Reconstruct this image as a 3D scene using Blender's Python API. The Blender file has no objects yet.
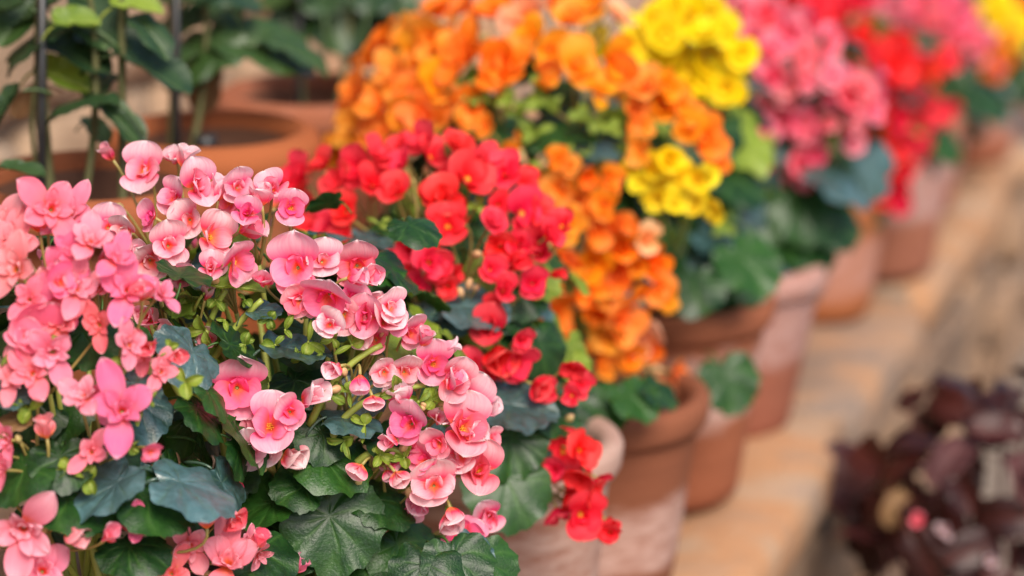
import bpy, bmesh, math, random
from mathutils import Vector, Matrix, noise
R = math.radians
rnd = random.Random(11)

# ------------------------------------------------------------------ camera, sky, sun, exposure
sc = bpy.context.scene
COL = sc.collection
W, H = 1024, 576
LENS = 100.0
F = LENS / 36.0 * W
CAM = Vector((0.0, 0.0, 1.21))
PITCH = R(15.0)
cam_d = bpy.data.cameras.new("camera")
cam = bpy.data.objects.new("camera", cam_d)
COL.objects.link(cam)
cam.location = CAM
cam.rotation_euler = (R(90) - PITCH, 0, 0)
cam_d.lens = LENS
cam_d.sensor_width = 36.0
cam_d.clip_start = 0.05
cam_d.clip_end = 500
cam_d.dof.use_dof = True
cam_d.dof.focus_distance = 2.53
cam_d.dof.aperture_fstop = 2.3
cam_d.dof.aperture_blades = 0
sc.camera = cam
sc.render.resolution_x, sc.render.resolution_y = W, H

world = bpy.data.worlds.new("World")
sc.world = world
world.use_nodes = True
wn = world.node_tree
bg = wn.nodes["Background"]
sky = wn.nodes.new("ShaderNodeTexSky")
sky.sky_type = 'NISHITA'
sky.sun_disc = False
SUN_EL, SUN_AZ = R(46), R(160)        # azimuth: clockwise from +Y, so behind the camera to the right
sky.sun_elevation = SUN_EL
sky.sun_rotation = SUN_AZ
sky.dust_density = 2.0
sky.air_density = 1.0
wn.links.new(sky.outputs[0], bg.inputs[0])
bg.inputs[1].default_value = 0.055

sun_d = bpy.data.lights.new("sun", 'SUN')
sun = bpy.data.objects.new("sun", sun_d)
COL.objects.link(sun)
sun_d.energy = 1.5
sun_d.angle = R(30)
sun_d.color = (1.0, 0.91, 0.79)
sdir = Vector((math.sin(SUN_AZ) * math.cos(SUN_EL), math.cos(SUN_AZ) * math.cos(SUN_EL), math.sin(SUN_EL)))
sun.rotation_euler = sdir.to_track_quat('Z', 'Y').to_euler()
sun.location = sdir * 20

sc.view_settings.view_transform = 'Standard'
sc.view_settings.look = 'None'
sc.view_settings.exposure = 1.66
sc.view_settings.gamma = 1.0
sc.render.engine = 'CYCLES'
sc.cycles.use_denoising = True
sc.cycles.max_bounces = 8
sc.cycles.transmission_bounces = 6

# ------------------------------------------------------------------ helpers
FWD = Vector((0, math.cos(PITCH), -math.sin(PITCH)))
UPV = Vector((0, math.sin(PITCH), math.cos(PITCH)))
RGT = Vector((1, 0, 0))

def ray(px, py):
    return (FWD + RGT * ((px - 512) / F) + UPV * ((288 - py) / F)).normalized()

def at_y(px, py, Y):
    d = ray(px, py)
    return CAM + d * (Y / d.y)

def depth(p):
    return (p - CAM).dot(FWD)

def tag(o, label=None, cat=None, group=None, kind=None):
    if label: o['label'] = label
    if cat: o['category'] = cat
    if group: o['group'] = group
    if kind: o['kind'] = kind
    return o

def empty(name, loc):
    o = bpy.data.objects.new(name, None)
    o.empty_display_size = 0.05
    o.location = loc
    COL.objects.link(o)
    return o

def put(name, mesh, parent=None, M=None, label=None):
    """link an object that uses this mesh; M is its world matrix"""
    o = bpy.data.objects.new(name, mesh)
    COL.objects.link(o)
    M = M or Matrix.Identity(4)
    WM[o.name] = M
    if parent is not None:
        o.parent = parent
        PM = WM.get(parent.name)
        if PM is None:
            PM = Matrix.Translation(parent.location)
        o.matrix_parent_inverse = Matrix.Identity(4)
        o.matrix_local = PM.inverted() @ M
    else:
        o.matrix_world = M
    if label: o['label'] = label
    return o
WM = {}

def mesh_of(name, bm, mats, smooth=True):
    me = bpy.data.meshes.new(name)
    bm.to_mesh(me)
    bm.free()
    for m in (mats if isinstance(mats, (list, tuple)) else [mats]):
        me.materials.append(m)
    if smooth:
        me.polygons.foreach_set('use_smooth', [True] * len(me.polygons))
    return me

def tube(bm, pts, rads, seg=6, cap=True, mat=0):
    pts = [Vector(p) for p in pts]
    rings = []
    prev = None
    for i, p in enumerate(pts):
        a = pts[max(0, i - 1)]; b = pts[min(len(pts) - 1, i + 1)]
        t = (b - a).normalized()
        if prev is None:
            ref = Vector((0, 0, 1)) if abs(t.z) < .9 else Vector((1, 0, 0))
            x = t.cross(ref).normalized()
        else:
            x = (prev - t * prev.dot(t)).normalized()
        prev = x
        y = t.cross(x)
        r = rads[i] if isinstance(rads, (list, tuple)) else rads
        rings.append([bm.verts.new(p + (x * math.cos(k * 2 * math.pi / seg) + y * math.sin(k * 2 * math.pi / seg)) * r) for k in range(seg)])
    for i in range(len(rings) - 1):
        for k in range(seg):
            f = bm.faces.new((rings[i][k], rings[i][(k + 1) % seg], rings[i + 1][(k + 1) % seg], rings[i + 1][k]))
            f.material_index = mat
    if cap:
        bm.faces.new(rings[0][::-1]).material_index = mat
        bm.faces.new(rings[-1]).material_index = mat

def bez(a, b, c, n=8):
    return [a * (1 - t) ** 2 + b * 2 * t * (1 - t) + c * t * t for t in [i / n for i in range(n + 1)]]

def lathe(bm, prof, seg=56, wob=0.0, seed=0.0):
    rings = []
    for r, z in prof:
        ring = []
        for k in range(seg):
            a = 2 * math.pi * k / seg
            rr = r * (1 + wob * noise.noise(Vector((math.cos(a) * 1.3 + seed, math.sin(a) * 1.3, z * 6))))
            ring.append(bm.verts.new((rr * math.cos(a), rr * math.sin(a), z)))
        rings.append(ring)
    for i in range(len(rings) - 1):
        for k in range(seg):
            bm.faces.new((rings[i][k], rings[i][(k + 1) % seg], rings[i + 1][(k + 1) % seg], rings[i + 1][k]))
    return rings

# ---- materials
def new_mat(name):
    m = bpy.data.materials.new(name)
    m.use_nodes = True
    nt = m.node_tree
    return m, nt, nt.nodes["Principled BSDF"], nt.nodes["Material Output"]

def N(nt, t, **kw):
    n = nt.nodes.new(t)
    for k, v in kw.items():
        setattr(n, k, v)
    return n

def ramp(nt, stops, interp='LINEAR'):
    n = N(nt, "ShaderNodeValToRGB")
    cr = n.color_ramp
    cr.interpolation = interp
    while len(cr.elements) < len(stops):
        cr.elements.new(0.5)
    for e, (p, c) in zip(cr.elements, stops):
        e.position = p
        e.color = (*c, 1) if len(c) == 3 else c
    return n

def mix(nt, fac, a, b, blend='MIX'):
    n = N(nt, "ShaderNodeMix", data_type='RGBA', blend_type=blend)
    for sock, v in ((n.inputs[0], fac), (n.inputs[6], a), (n.inputs[7], b)):
        if hasattr(v, 'links'):
            nt.links.new(v, sock)
        elif isinstance(v, (int, float)):
            sock.default_value = v
        else:
            sock.default_value = (*v, 1)
    return n.outputs[2]

def math_n(nt, op, a, b=None):
    n = N(nt, "ShaderNodeMath", operation=op)
    for s, v in ((n.inputs[0], a), (n.inputs[1], b)):
        if v is None: continue
        if hasattr(v, 'links'): nt.links.new(v, s)
        else: s.default_value = v
    return n.outputs[0]

def noise_n(nt, scale, detail=4, rough=.55, coord=None, dist=0):
    n = N(nt, "ShaderNodeTexNoise")
    n.inputs['Scale'].default_value = scale
    n.inputs['Detail'].default_value = detail
    n.inputs['Roughness'].default_value = rough
    n.inputs['Distortion'].default_value = dist
    if coord is not None: nt.links.new(coord, n.inputs['Vector'])
    return n.outputs['Fac']

def petal_mat(name, centre, inner, outer, rim, trans=.34, hue=.02, val=.10, vein=.45, pales=.6):
    """pigment from base to tip; the outer tepals and the inner petals differ; each flower varies a little"""
    m, nt, P, out = new_mat(name)
    at = N(nt, "ShaderNodeAttribute", attribute_name='pet')
    sep = N(nt, "ShaderNodeSeparateColor")
    nt.links.new(at.outputs['Color'], sep.inputs[0])
    r1 = ramp(nt, [(0.0, centre), (.22, centre), (.55, inner), (1.0, inner)])
    r2 = ramp(nt, [(0.0, centre), (.10, centre), (.30, inner), (.66, outer), (.90, outer), (1.0, rim)])
    nt.links.new(sep.outputs[0], r1.inputs[0]); nt.links.new(sep.outputs[0], r2.inputs[0])
    c = mix(nt, sep.outputs[1], r1.outputs[0], r2.outputs[0])
    oi = N(nt, "ShaderNodeObjectInfo")
    pale = math_n(nt, 'MULTIPLY', math_n(nt, 'POWER', math_n(nt, 'FRACT', math_n(nt, 'MULTIPLY', oi.outputs['Random'], 23.7)), 1.4), pales)
    pr = ramp(nt, [(0, (0, 0, 0)), (.25, (0, 0, 0)), (.8, (1, 1, 1))]); nt.links.new(sep.outputs[0], pr.inputs[0])
    c = mix(nt, math_n(nt, 'MULTIPLY', pale, pr.outputs[0]), c, rim)
    # veins that run from base to tip
    comb = N(nt, "ShaderNodeCombineXYZ")
    nt.links.new(math_n(nt, 'MULTIPLY', sep.outputs[2], 16.0), comb.inputs[0])
    nt.links.new(math_n(nt, 'MULTIPLY', sep.outputs[0], 1.6), comb.inputs[1])
    nt.links.new(math_n(nt, 'MULTIPLY', at.outputs['Alpha'], 40.0), comb.inputs[2])
    v = noise_n(nt, 1.0, 3, .6, comb.outputs[0])
    vf = math_n(nt, 'MULTIPLY', math_n(nt, 'SUBTRACT', v, .42), vein * 2.2)
    vf = N(nt, "ShaderNodeClamp").inputs[0].node if False else vf
    cl = N(nt, "ShaderNodeClamp"); nt.links.new(vf, cl.inputs[0])
    c = mix(nt, cl.outputs[0], c, inner)
    hsv = N(nt, "ShaderNodeHueSaturation")
    mr = N(nt, "ShaderNodeMapRange"); mr.inputs[3].default_value = .5 - hue; mr.inputs[4].default_value = .5 + hue
    nt.links.new(oi.outputs['Random'], mr.inputs[0]); nt.links.new(mr.outputs[0], hsv.inputs['Hue'])
    mr2 = N(nt, "ShaderNodeMapRange"); mr2.inputs[3].default_value = 1 - val; mr2.inputs[4].default_value = 1.04
    fr = math_n(nt, 'FRACT', math_n(nt, 'MULTIPLY', oi.outputs['Random'], 7.31))
    nt.links.new(fr, mr2.inputs[0]); nt.links.new(mr2.outputs[0], hsv.inputs['Value'])
    nt.links.new(c, hsv.inputs['Color'])
    c = hsv.outputs[0]
    nt.links.new(c, P.inputs['Base Color'])
    P.inputs['Roughness'].default_value = .45
    P.inputs['Specular IOR Level'].default_value = .16
    bmp = N(nt, "ShaderNodeBump"); bmp.inputs['Strength'].default_value = .5; bmp.inputs['Distance'].default_value = .0015
    nt.links.new(v, bmp.inputs['Height']); nt.links.new(bmp.outputs[0], P.inputs['Normal'])
    tr = N(nt, "ShaderNodeBsdfTranslucent")
    nt.links.new(c, tr.inputs[0])
    ms = N(nt, "ShaderNodeMixShader"); ms.inputs[0].default_value = trans
    nt.links.new(P.outputs[0], ms.inputs[1]); nt.links.new(tr.outputs[0], ms.inputs[2])
    nt.links.new(ms.outputs[0], out.inputs[0])
    return m

def leaf_mat(name, dark, light, veinc, rough=.3, spec=.7, trans=.2, coat=.0, edge=None):
    m, nt, P, out = new_mat(name)
    at = N(nt, "ShaderNodeAttribute", attribute_name='pet')
    sep = N(nt, "ShaderNodeSeparateColor"); nt.links.new(at.outputs['Color'], sep.inputs[0])
    oi = N(nt, "ShaderNodeObjectInfo")
    tc = N(nt, "ShaderNodeTexCoord")
    n1 = noise_n(nt, 3.2, 5, .65, tc.outputs['Object'], 1.2)
    f = math_n(nt, 'ADD', math_n(nt, 'MULTIPLY', math_n(nt, 'SUBTRACT', n1, .28), 1.9), math_n(nt, 'MULTIPLY', math_n(nt, 'SUBTRACT', oi.outputs['Random'], .5), .6))
    cl = N(nt, "ShaderNodeClamp"); nt.links.new(f, cl.inputs[0])
    c = mix(nt, cl.outputs[0], dark, light)
    c = mix(nt, math_n(nt, 'MULTIPLY', sep.outputs[1], .75), c, veinc)
    if edge:
        er = ramp(nt, [(0, (0, 0, 0)), (.9, (0, 0, 0)), (1, (1, 1, 1))]); nt.links.new(sep.outputs[0], er.inputs[0])
        c = mix(nt, er.outputs[0], c, edge)
    nt.links.new(c, P.inputs['Base Color'])
    rr = N(nt, "ShaderNodeMapRange"); rr.inputs[3].default_value = rough - .08; rr.inputs[4].default_value = rough + .14
    nt.links.new(n1, rr.inputs[0]); nt.links.new(rr.outputs[0], P.inputs['Roughness'])
    P.inputs['Specular IOR Level'].default_value = spec
    P.inputs['Coat Weight'].default_value = coat
    P.inputs['Coat Roughness'].default_value = .25
    bmp = N(nt, "ShaderNodeBump"); bmp.inputs['Strength'].default_value = .5; bmp.inputs['Distance'].default_value = .0015
    n2 = noise_n(nt, 26.0, 3, .5, tc.outputs['Object'])
    nt.links.new(math_n(nt, 'SUBTRACT', n2, sep.outputs[1]), bmp.inputs['Height']); nt.links.new(bmp.outputs[0], P.inputs['Normal'])
    tr = N(nt, "ShaderNodeBsdfTranslucent")
    nt.links.new(mix(nt, .5, c, light), tr.inputs[0])
    ms = N(nt, "ShaderNodeMixShader"); ms.inputs[0].default_value = trans
    nt.links.new(P.outputs[0], ms.inputs[1]); nt.links.new(tr.outputs[0], ms.inputs[2])
    nt.links.new(ms.outputs[0], out.inputs[0])
    return m

def plain_mat(name, col, col2=None, scale=30, rough=.5, spec=.5, trans=0):
    m, nt, P, out = new_mat(name)
    tc = N(nt, "ShaderNodeTexCoord")
    n1 = noise_n(nt, scale, 4, .6, tc.outputs['Object'])
    c = mix(nt, n1, col, col2 or [x * .7 for x in col])
    nt.links.new(c, P.inputs['Base Color'])
    P.inputs['Roughness'].default_value = rough
    P.inputs['Specular IOR Level'].default_value = spec
    return m

def pot_mat(name, clay, clay2, bloom, amount, lo, hi, seed, rim_bloom=0.0, height=.25):
    """fired clay with a chalky lime bloom: a ragged band round the pot between heights lo and hi"""
    m, nt, P, out = new_mat(name)
    tc = N(nt, "ShaderNodeTexCoord")
    mp = N(nt, "ShaderNodeMapping"); mp.inputs['Location'].default_value = (seed, seed * .7, 0)
    mp.inputs['Scale'].default_value = (1, 1, 3.2)
    nt.links.new(tc.outputs['Object'], mp.inputs[0])
    n1 = noise_n(nt, 9, 5, .65, mp.outputs[0], .6)
    n2 = noise_n(nt, 28, 5, .7, mp.outputs[0])
    mp2 = N(nt, "ShaderNodeMapping"); mp2.inputs['Scale'].default_value = (.6, .6, 16); mp2.inputs['Location'].default_value = (seed, 0, seed)
    nt.links.new(tc.outputs['Object'], mp2.inputs[0])
    n3 = noise_n(nt, 4.0, 3, .5, mp2.outputs[0])             # the turning marks
    c = mix(nt, n1, clay, clay2)
    c = mix(nt, math_n(nt, 'MULTIPLY', n3, .5), c, [x * .55 for x in clay2])
    sx = N(nt, "ShaderNodeSeparateXYZ"); nt.links.new(tc.outputs['Object'], sx.inputs[0])
    z = math_n(nt, 'ADD', math_n(nt, 'DIVIDE', sx.outputs[2], height), math_n(nt, 'MULTIPLY', math_n(nt, 'SUBTRACT', n1, .5), .32))
    band = ramp(nt, [(0, (0, 0, 0)), (max(.01, lo - .06), (0, 0, 0)), (lo + .04, (1, 1, 1)), (hi - .05, (1, 1, 1)), (hi + .05, (0, 0, 0)), (.985, (0, 0, 0)), (1, (rim_bloom,) * 3)])
    nt.links.new(z, band.inputs[0])
    f = math_n(nt, 'MULTIPLY', band.outputs[0], math_n(nt, 'MULTIPLY', math_n(nt, 'ADD', math_n(nt, 'MULTIPLY', math_n(nt, 'SUBTRACT', n2, .5), 2.6), .8), amount))
    if rim_bloom:
        rz = ramp(nt, [(0, (0, 0, 0)), (.80, (0, 0, 0)), (.84, (1, 1, 1))]); nt.links.new(math_n(nt, 'DIVIDE', sx.outputs[2], height), rz.inputs[0])
        f = math_n(nt, 'MAXIMUM', f, math_n(nt, 'MULTIPLY', rz.outputs[0], math_n(nt, 'MULTIPLY', math_n(nt, 'ADD', n1, .35), rim_bloom)))
    cl = N(nt, "ShaderNodeClamp"); nt.links.new(f, cl.inputs[0])
    c = mix(nt, cl.outputs[0], c, bloom)
    nt.links.new(c, P.inputs['Base Color'])
    P.inputs['Roughness'].default_value = .85
    P.inputs['Specular IOR Level'].default_value = .15
    b = N(nt, "ShaderNodeBump"); b.inputs['Strength'].default_value = .4; b.inputs['Distance'].default_value = .003
    nt.links.new(math_n(nt, 'ADD', n2, n3), b.inputs['Height']); nt.links.new(b.outputs[0], P.inputs['Normal'])
    return m

def stone_mat(name, cols, scale=3.0, joint=(.16, .12, .09)):
    m, nt, P, out = new_mat(name)
    tc = N(nt, "ShaderNodeTexCoord")
    at = N(nt, "ShaderNodeAttribute", attribute_name='pet')
    sep = N(nt, "ShaderNodeSeparateColor"); nt.links.new(at.outputs['Color'], sep.inputs[0])
    n1 = noise_n(nt, scale, 5, .6, tc.outputs['Object'], .4)
    n2 = noise_n(nt, scale * 5, 6, .7, tc.outputs['Object'])
    n3 = noise_n(nt, scale * 14, 4, .6, tc.outputs['Object'])
    k = len(cols) - 1
    f = math_n(nt, 'ADD', math_n(nt, 'MULTIPLY', math_n(nt, 'SUBTRACT', n1, .17), 1.6), math_n(nt, 'MULTIPLY', math_n(nt, 'SUBTRACT', sep.outputs[0], .6), .75))
    r = ramp(nt, [(.12 + .76 * i / k, c) for i, c in enumerate(cols)])
    nt.links.new(f, r.inputs[0])
    c = mix(nt, math_n(nt, 'MULTIPLY', n2, .4), r.outputs[0], (.36, .27, .21))
    c = mix(nt, math_n(nt, 'MULTIPLY', n3, .25), c, (.2, .13, .09))
    c = mix(nt, sep.outputs[1], c, joint)
    nt.links.new(c, P.inputs['Base Color'])
    P.inputs['Roughness'].default_value = .85
    P.inputs['Specular IOR Level'].default_value = .25
    b = N(nt, "ShaderNodeBump"); b.inputs['Strength'].default_value = .7; b.inputs['Distance'].default_value = .012
    nt.links.new(math_n(nt, 'ADD', n2, math_n(nt, 'MULTIPLY', n3, .4)), b.inputs['Height']); nt.links.new(b.outputs[0], P.inputs['Normal'])
    return m

M_pink = petal_mat('petal_pink', (.98, .22, .08), (.96, .060, .22), (.95, .43, .52), (.97, .85, .85), hue=.012, pales=.85)
M_salmon = petal_mat('petal_salmon', (.98, .17, .03), (.96, .24, .34), (.95, .13, .25), (.97, .62, .68), hue=.018, vein=.55, pales=.6)
M_red = petal_mat(pales=.35, name='petal_red', centre=(.80, .012, .03), inner=(.90, .014, .05), outer=(.95, .055, .085), rim=(.95, .13, .13), hue=.006)
M_orange = petal_mat('petal_orange', (.97, .14, .003), (.97, .24, .004), (.98, .31, .010), (.98, .42, .12), hue=.016, vein=.2)
M_yellow = petal_mat('petal_yellow', (.97, .56, .004), (.98, .72, .005), (.98, .78, .008), (.98, .82, .06), hue=.010, val=.12, vein=.15)
M_rose = petal_mat('petal_rose', (.94, .04, .10), (.94, .06, .17), (.95, .23, .33), (.97, .55, .58), hue=.012)
M_crim = petal_mat('petal_crimson', (.75, .008, .015), (.90, .012, .03), (.95, .028, .05), (.95, .08, .10), hue=.010)
M_peach = petal_mat('petal_peach', (.95, .26, .04), (.95, .36, .12), (.95, .50, .26), (.95, .58, .38), hue=.012)
M_lilac = petal_mat('petal_pale_pink', (.5, .2, .24), (.55, .32, .36), (.62, .46, .48), (.7, .58, .6))

M_leaf = leaf_mat('leaf_green', (.006, .030, .007), (.028, .100, .012), (.06, .15, .025), rough=.36, spec=.36, coat=.15)
M_leaf_sky = leaf_mat('leaf_sky_sheen', (.010, .036, .024), (.10, .215, .235), (.07, .14, .08), rough=.34, spec=.9, coat=.5)  # blue sky reflection painted into the leaf colour as pale patches
M_lime = leaf_mat('leaf_lime', (.13, .22, .02), (.32, .42, .04), (.44, .50, .10), rough=.4, spec=.5, trans=.35)
M_climb = leaf_mat('leaf_climber', (.014, .042, .016), (.045, .095, .018), (.09, .15, .05), rough=.42, spec=.55, coat=.0)
M_purple = leaf_mat('leaf_purple', (.014, .005, .005), (.075, .014, .010), (.12, .03, .02), rough=.36, spec=.35, coat=.05, trans=.12)
M_mauve = leaf_mat('leaf_mauve', (.04, .014, .016), (.15, .06, .06), (.18, .07, .07), rough=.5, spec=.2)
M_tan = leaf_mat('leaf_tan', (.16, .08, .035), (.30, .17, .07), (.30, .2, .1), rough=.6, spec=.3)
M_stem = plain_mat('stem_green', (.26, .38, .05), (.36, .34, .08), 40, .45)
M_pedicel = plain_mat('pedicel_green', (.25, .30, .05), (.40, .22, .10), 60, .45)
M_bud = plain_mat('bud_skin', (.36, .42, .08), (.62, .36, .22), 60, .45)
M_budp = plain_mat('bud_pale', (.40, .42, .08), (.80, .30, .28), 60, .45)
M_stamen = plain_mat('stamen_yellow', (.90, .38, .03), (.95, .55, .08), 60, .5)
M_soil = plain_mat('soil', (.035, .024, .016), (.09, .06, .04), 60, .95, .2)
M_clay_shade = plain_mat('clay_shaded', (.11, .05, .03), (.17, .085, .055), 25, .8, .2)  # darker clay: the shade inside a pot's mouth, painted in
M_black = plain_mat('black_plastic', (.012, .012, .013), (.03, .03, .032), 30, .4)
M_teal = plain_mat('teal_plastic', (.02, .10, .10), (.03, .14, .13), 30, .4)
M_bark = plain_mat('woody_stem', (.07, .10, .025), (.13, .10, .045), 40, .7)
M_dstem = plain_mat('dark_stem', (.10, .03, .03), (.16, .06, .05), 40, .5)

# ------------------------------------------------------------------ shape library (unit shapes, shared by the repeats)
def petal(bm, lay, ang, L, Wd, p0, p1, cup, outer, r0=.05, wave=.05, nu=11, nv=8, seed=0.0, point=0.0, skew=0.0):
    ca, sa = math.cos(ang), math.sin(ang)
    rad = Vector((ca, sa, 0)); tan = Vector((-sa, ca, 0))
    rows = []
    r, z, pu = r0, 0.0, 0.0
    q = random.Random(seed).random()
    for i in range(nu + 1):
        u = 1 - (1 - i / nu) ** 1.7 if i < nu else 1.0
        du = u - pu; pu = u
        ph = p0 + (p1 - p0) * u
        if i:
            r += math.cos(ph) * L * du
            z += math.sin(ph) * L * du
        # width: narrow claw, round blade
        pk = .60
        if u < pk: w = .16 + .84 * math.sin(math.pi / 2 * u / pk) ** (.9 + point)
        else: w = max(.02, 1 - ((u - pk) / (1 - pk)) ** 2) ** (.5 + point * 2.2)
        w *= Wd * .5
        row = []
        for j in range(nv + 1):
            v = j / nv * 2 - 1
            back = -math.sin(ph); bz = math.cos(ph)
            wob = wave * 2.6 * u * noise.noise(Vector((v * 1.6 + seed * 3.7, u * 2.2, seed))) + (.05 * u ** 3) * noise.noise(Vector((v * 4.5 + seed, u * 3, seed * 2.1)))
            dish = cup * v * v * w + wob
            P = rad * (r + back * dish) + tan * (w * v + skew * u * u * L) + Vector((0, 0, z + bz * dish))
            vv = bm.verts.new(P)
            vv[lay] = (u, outer, v * .5 + .5, q)
            row.append(vv)
        rows.append(row)
    for i in range(nu):
        for j in range(nv):
            bm.faces.new((rows[i][j], rows[i][j + 1], rows[i + 1][j + 1], rows[i + 1][j]))

def flower_mesh(kind, mat, seed):
    g = random.Random(seed)
    bm = bmesh.new()
    lay = bm.verts.layers.float_color.new('pet')
    def P(a, L, Wd, p0, p1, cup, outer, **k):
        petal(bm, lay, R(a + g.uniform(-9, 9)), L * g.uniform(.92, 1.07), Wd * g.uniform(.93, 1.06), R(p0 + g.uniform(-8, 8)), R(p1 + g.uniform(-8, 8)), cup, outer, seed=g.random() * 50, **k)
    if kind == 'single':
        P(90, 1.15, 1.55, 46, 8, .25, 1.0)
        P(270, 1.0, 1.5, 52, 6, .28, .9)
        P(5, .82, .95, 62, 28, .35, .30)
        P(175, .82, .95, 62, 28, .35, .30)
        if g.random() < .6:
            P(g.uniform(200, 340), .55, .6, 80, 50, .35, .05)
            P(g.uniform(20, 160), .5, .55, 82, 55, .35, .05)
    elif kind == 'cup':
        P(90, 1.2, 1.65, 62, 22, .36, 1.0)
        P(270, 1.0, 1.5, 66, 14, .36, .85)
        P(10, .85, 1.1, 80, 52, .4, .25)
        P(170, .85, 1.1, 80, 52, .4, .25)
        P(300, .6, .7, 88, 66, .4, .0)
        P(130, .6, .7, 88, 66, .4, .0)
    elif kind == 'rosette':
        for k in range(4):
            P(45 + 90 * k, 1.0, 1.3, 58, 6, .25, .9 if k < 2 else .6)
        for k in range(4):
            P(90 * k, .76, .95, 72, 36, .35, .25)
        for k in range(4):
            P(30 + 90 * k, .5, .6, 84, 62, .35, .0)
    elif kind == 'double':
        P(100, 1.5, .82, 44, 14, .2, .8, point=.12)
        P(255, 1.4, .85, 40, 0, .2, .8, point=.12)
        P(20, 1.0, .70, 52, 14, .25, .6, point=.12)
        P(160, 1.0, .70, 52, 14, .25, .6, point=.12)
        for k in range(4):
            P(90 * k + 40, .85, .42, 62, 30, .3, .55, point=.15)
        for k in range(5):
            P(72 * k + 10, .52, .36, 76, 52, .3, .1, point=.15)
    elif kind == 'hood':
        P(90, 1.15, 1.6, 66, 38, .22, 1.0, skew=g.uniform(-.15, .15))
        P(262, .85, 1.25, 44, -12, .22, .75, skew=g.uniform(-.2, .2))
        P(330, .80, .95, 60, 15, .3, .35)
        P(205, .80, .95, 60, 15, .3, .35)
        P(60, .5, .6, 80, 55, .4, .0)
        P(140, .5, .6, 80, 55, .4, .0)
    elif kind == 'side':      # half closed, seen mostly from its back
        P(90, 1.1, 1.35, 82, 62, .45, 1.0)
        P(270, 1.1, 1.35, 82, 62, .45, 1.0)
        P(0, .9, .8, 86, 70, .4, .4)
        P(180, .9, .8, 86, 70, .4, .4)
    return mesh_of('flower_' + kind, bm, mat)

def stamens_mesh():
    bm = bmesh.new()
    g = random.Random(4)
    for k in range(15):
        a = k * 2.4; r = .035 * math.sqrt(k)
        x, y = r * math.cos(a), r * math.sin(a)
        h = .26 - r * .6 + g.uniform(-.03, .03)
        tube(bm, [(x * .4, y * .4, .02), (x, y, h * .6), (x * 1.15, y * 1.15, h * .75), (x * 1.2, y * 1.2, h)], [.014, .016, .036, .012], 5)
    return mesh_of('stamens', bm, M_stamen)
ME_stam = stamens_mesh()

def bud_mesh(mat):
    bm = bmesh.new()
    rings = lathe(bm, [(.02, -.02), (.22, .08), (.36, .32), (.40, .58), (.30, .85), (.12, 1.02), (.01, 1.06)], 12)
    for v in bm.verts:                       # two valves pressed together
        v.co.x *= .72
        v.co.y += .08 * v.co.z ** 2
        if abs(v.co.x) < .05: v.co.y *= .93
    return mesh_of('bud', bm, mat)
ME_bud, ME_budp = bud_mesh(M_bud), bud_mesh(M_budp)

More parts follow.
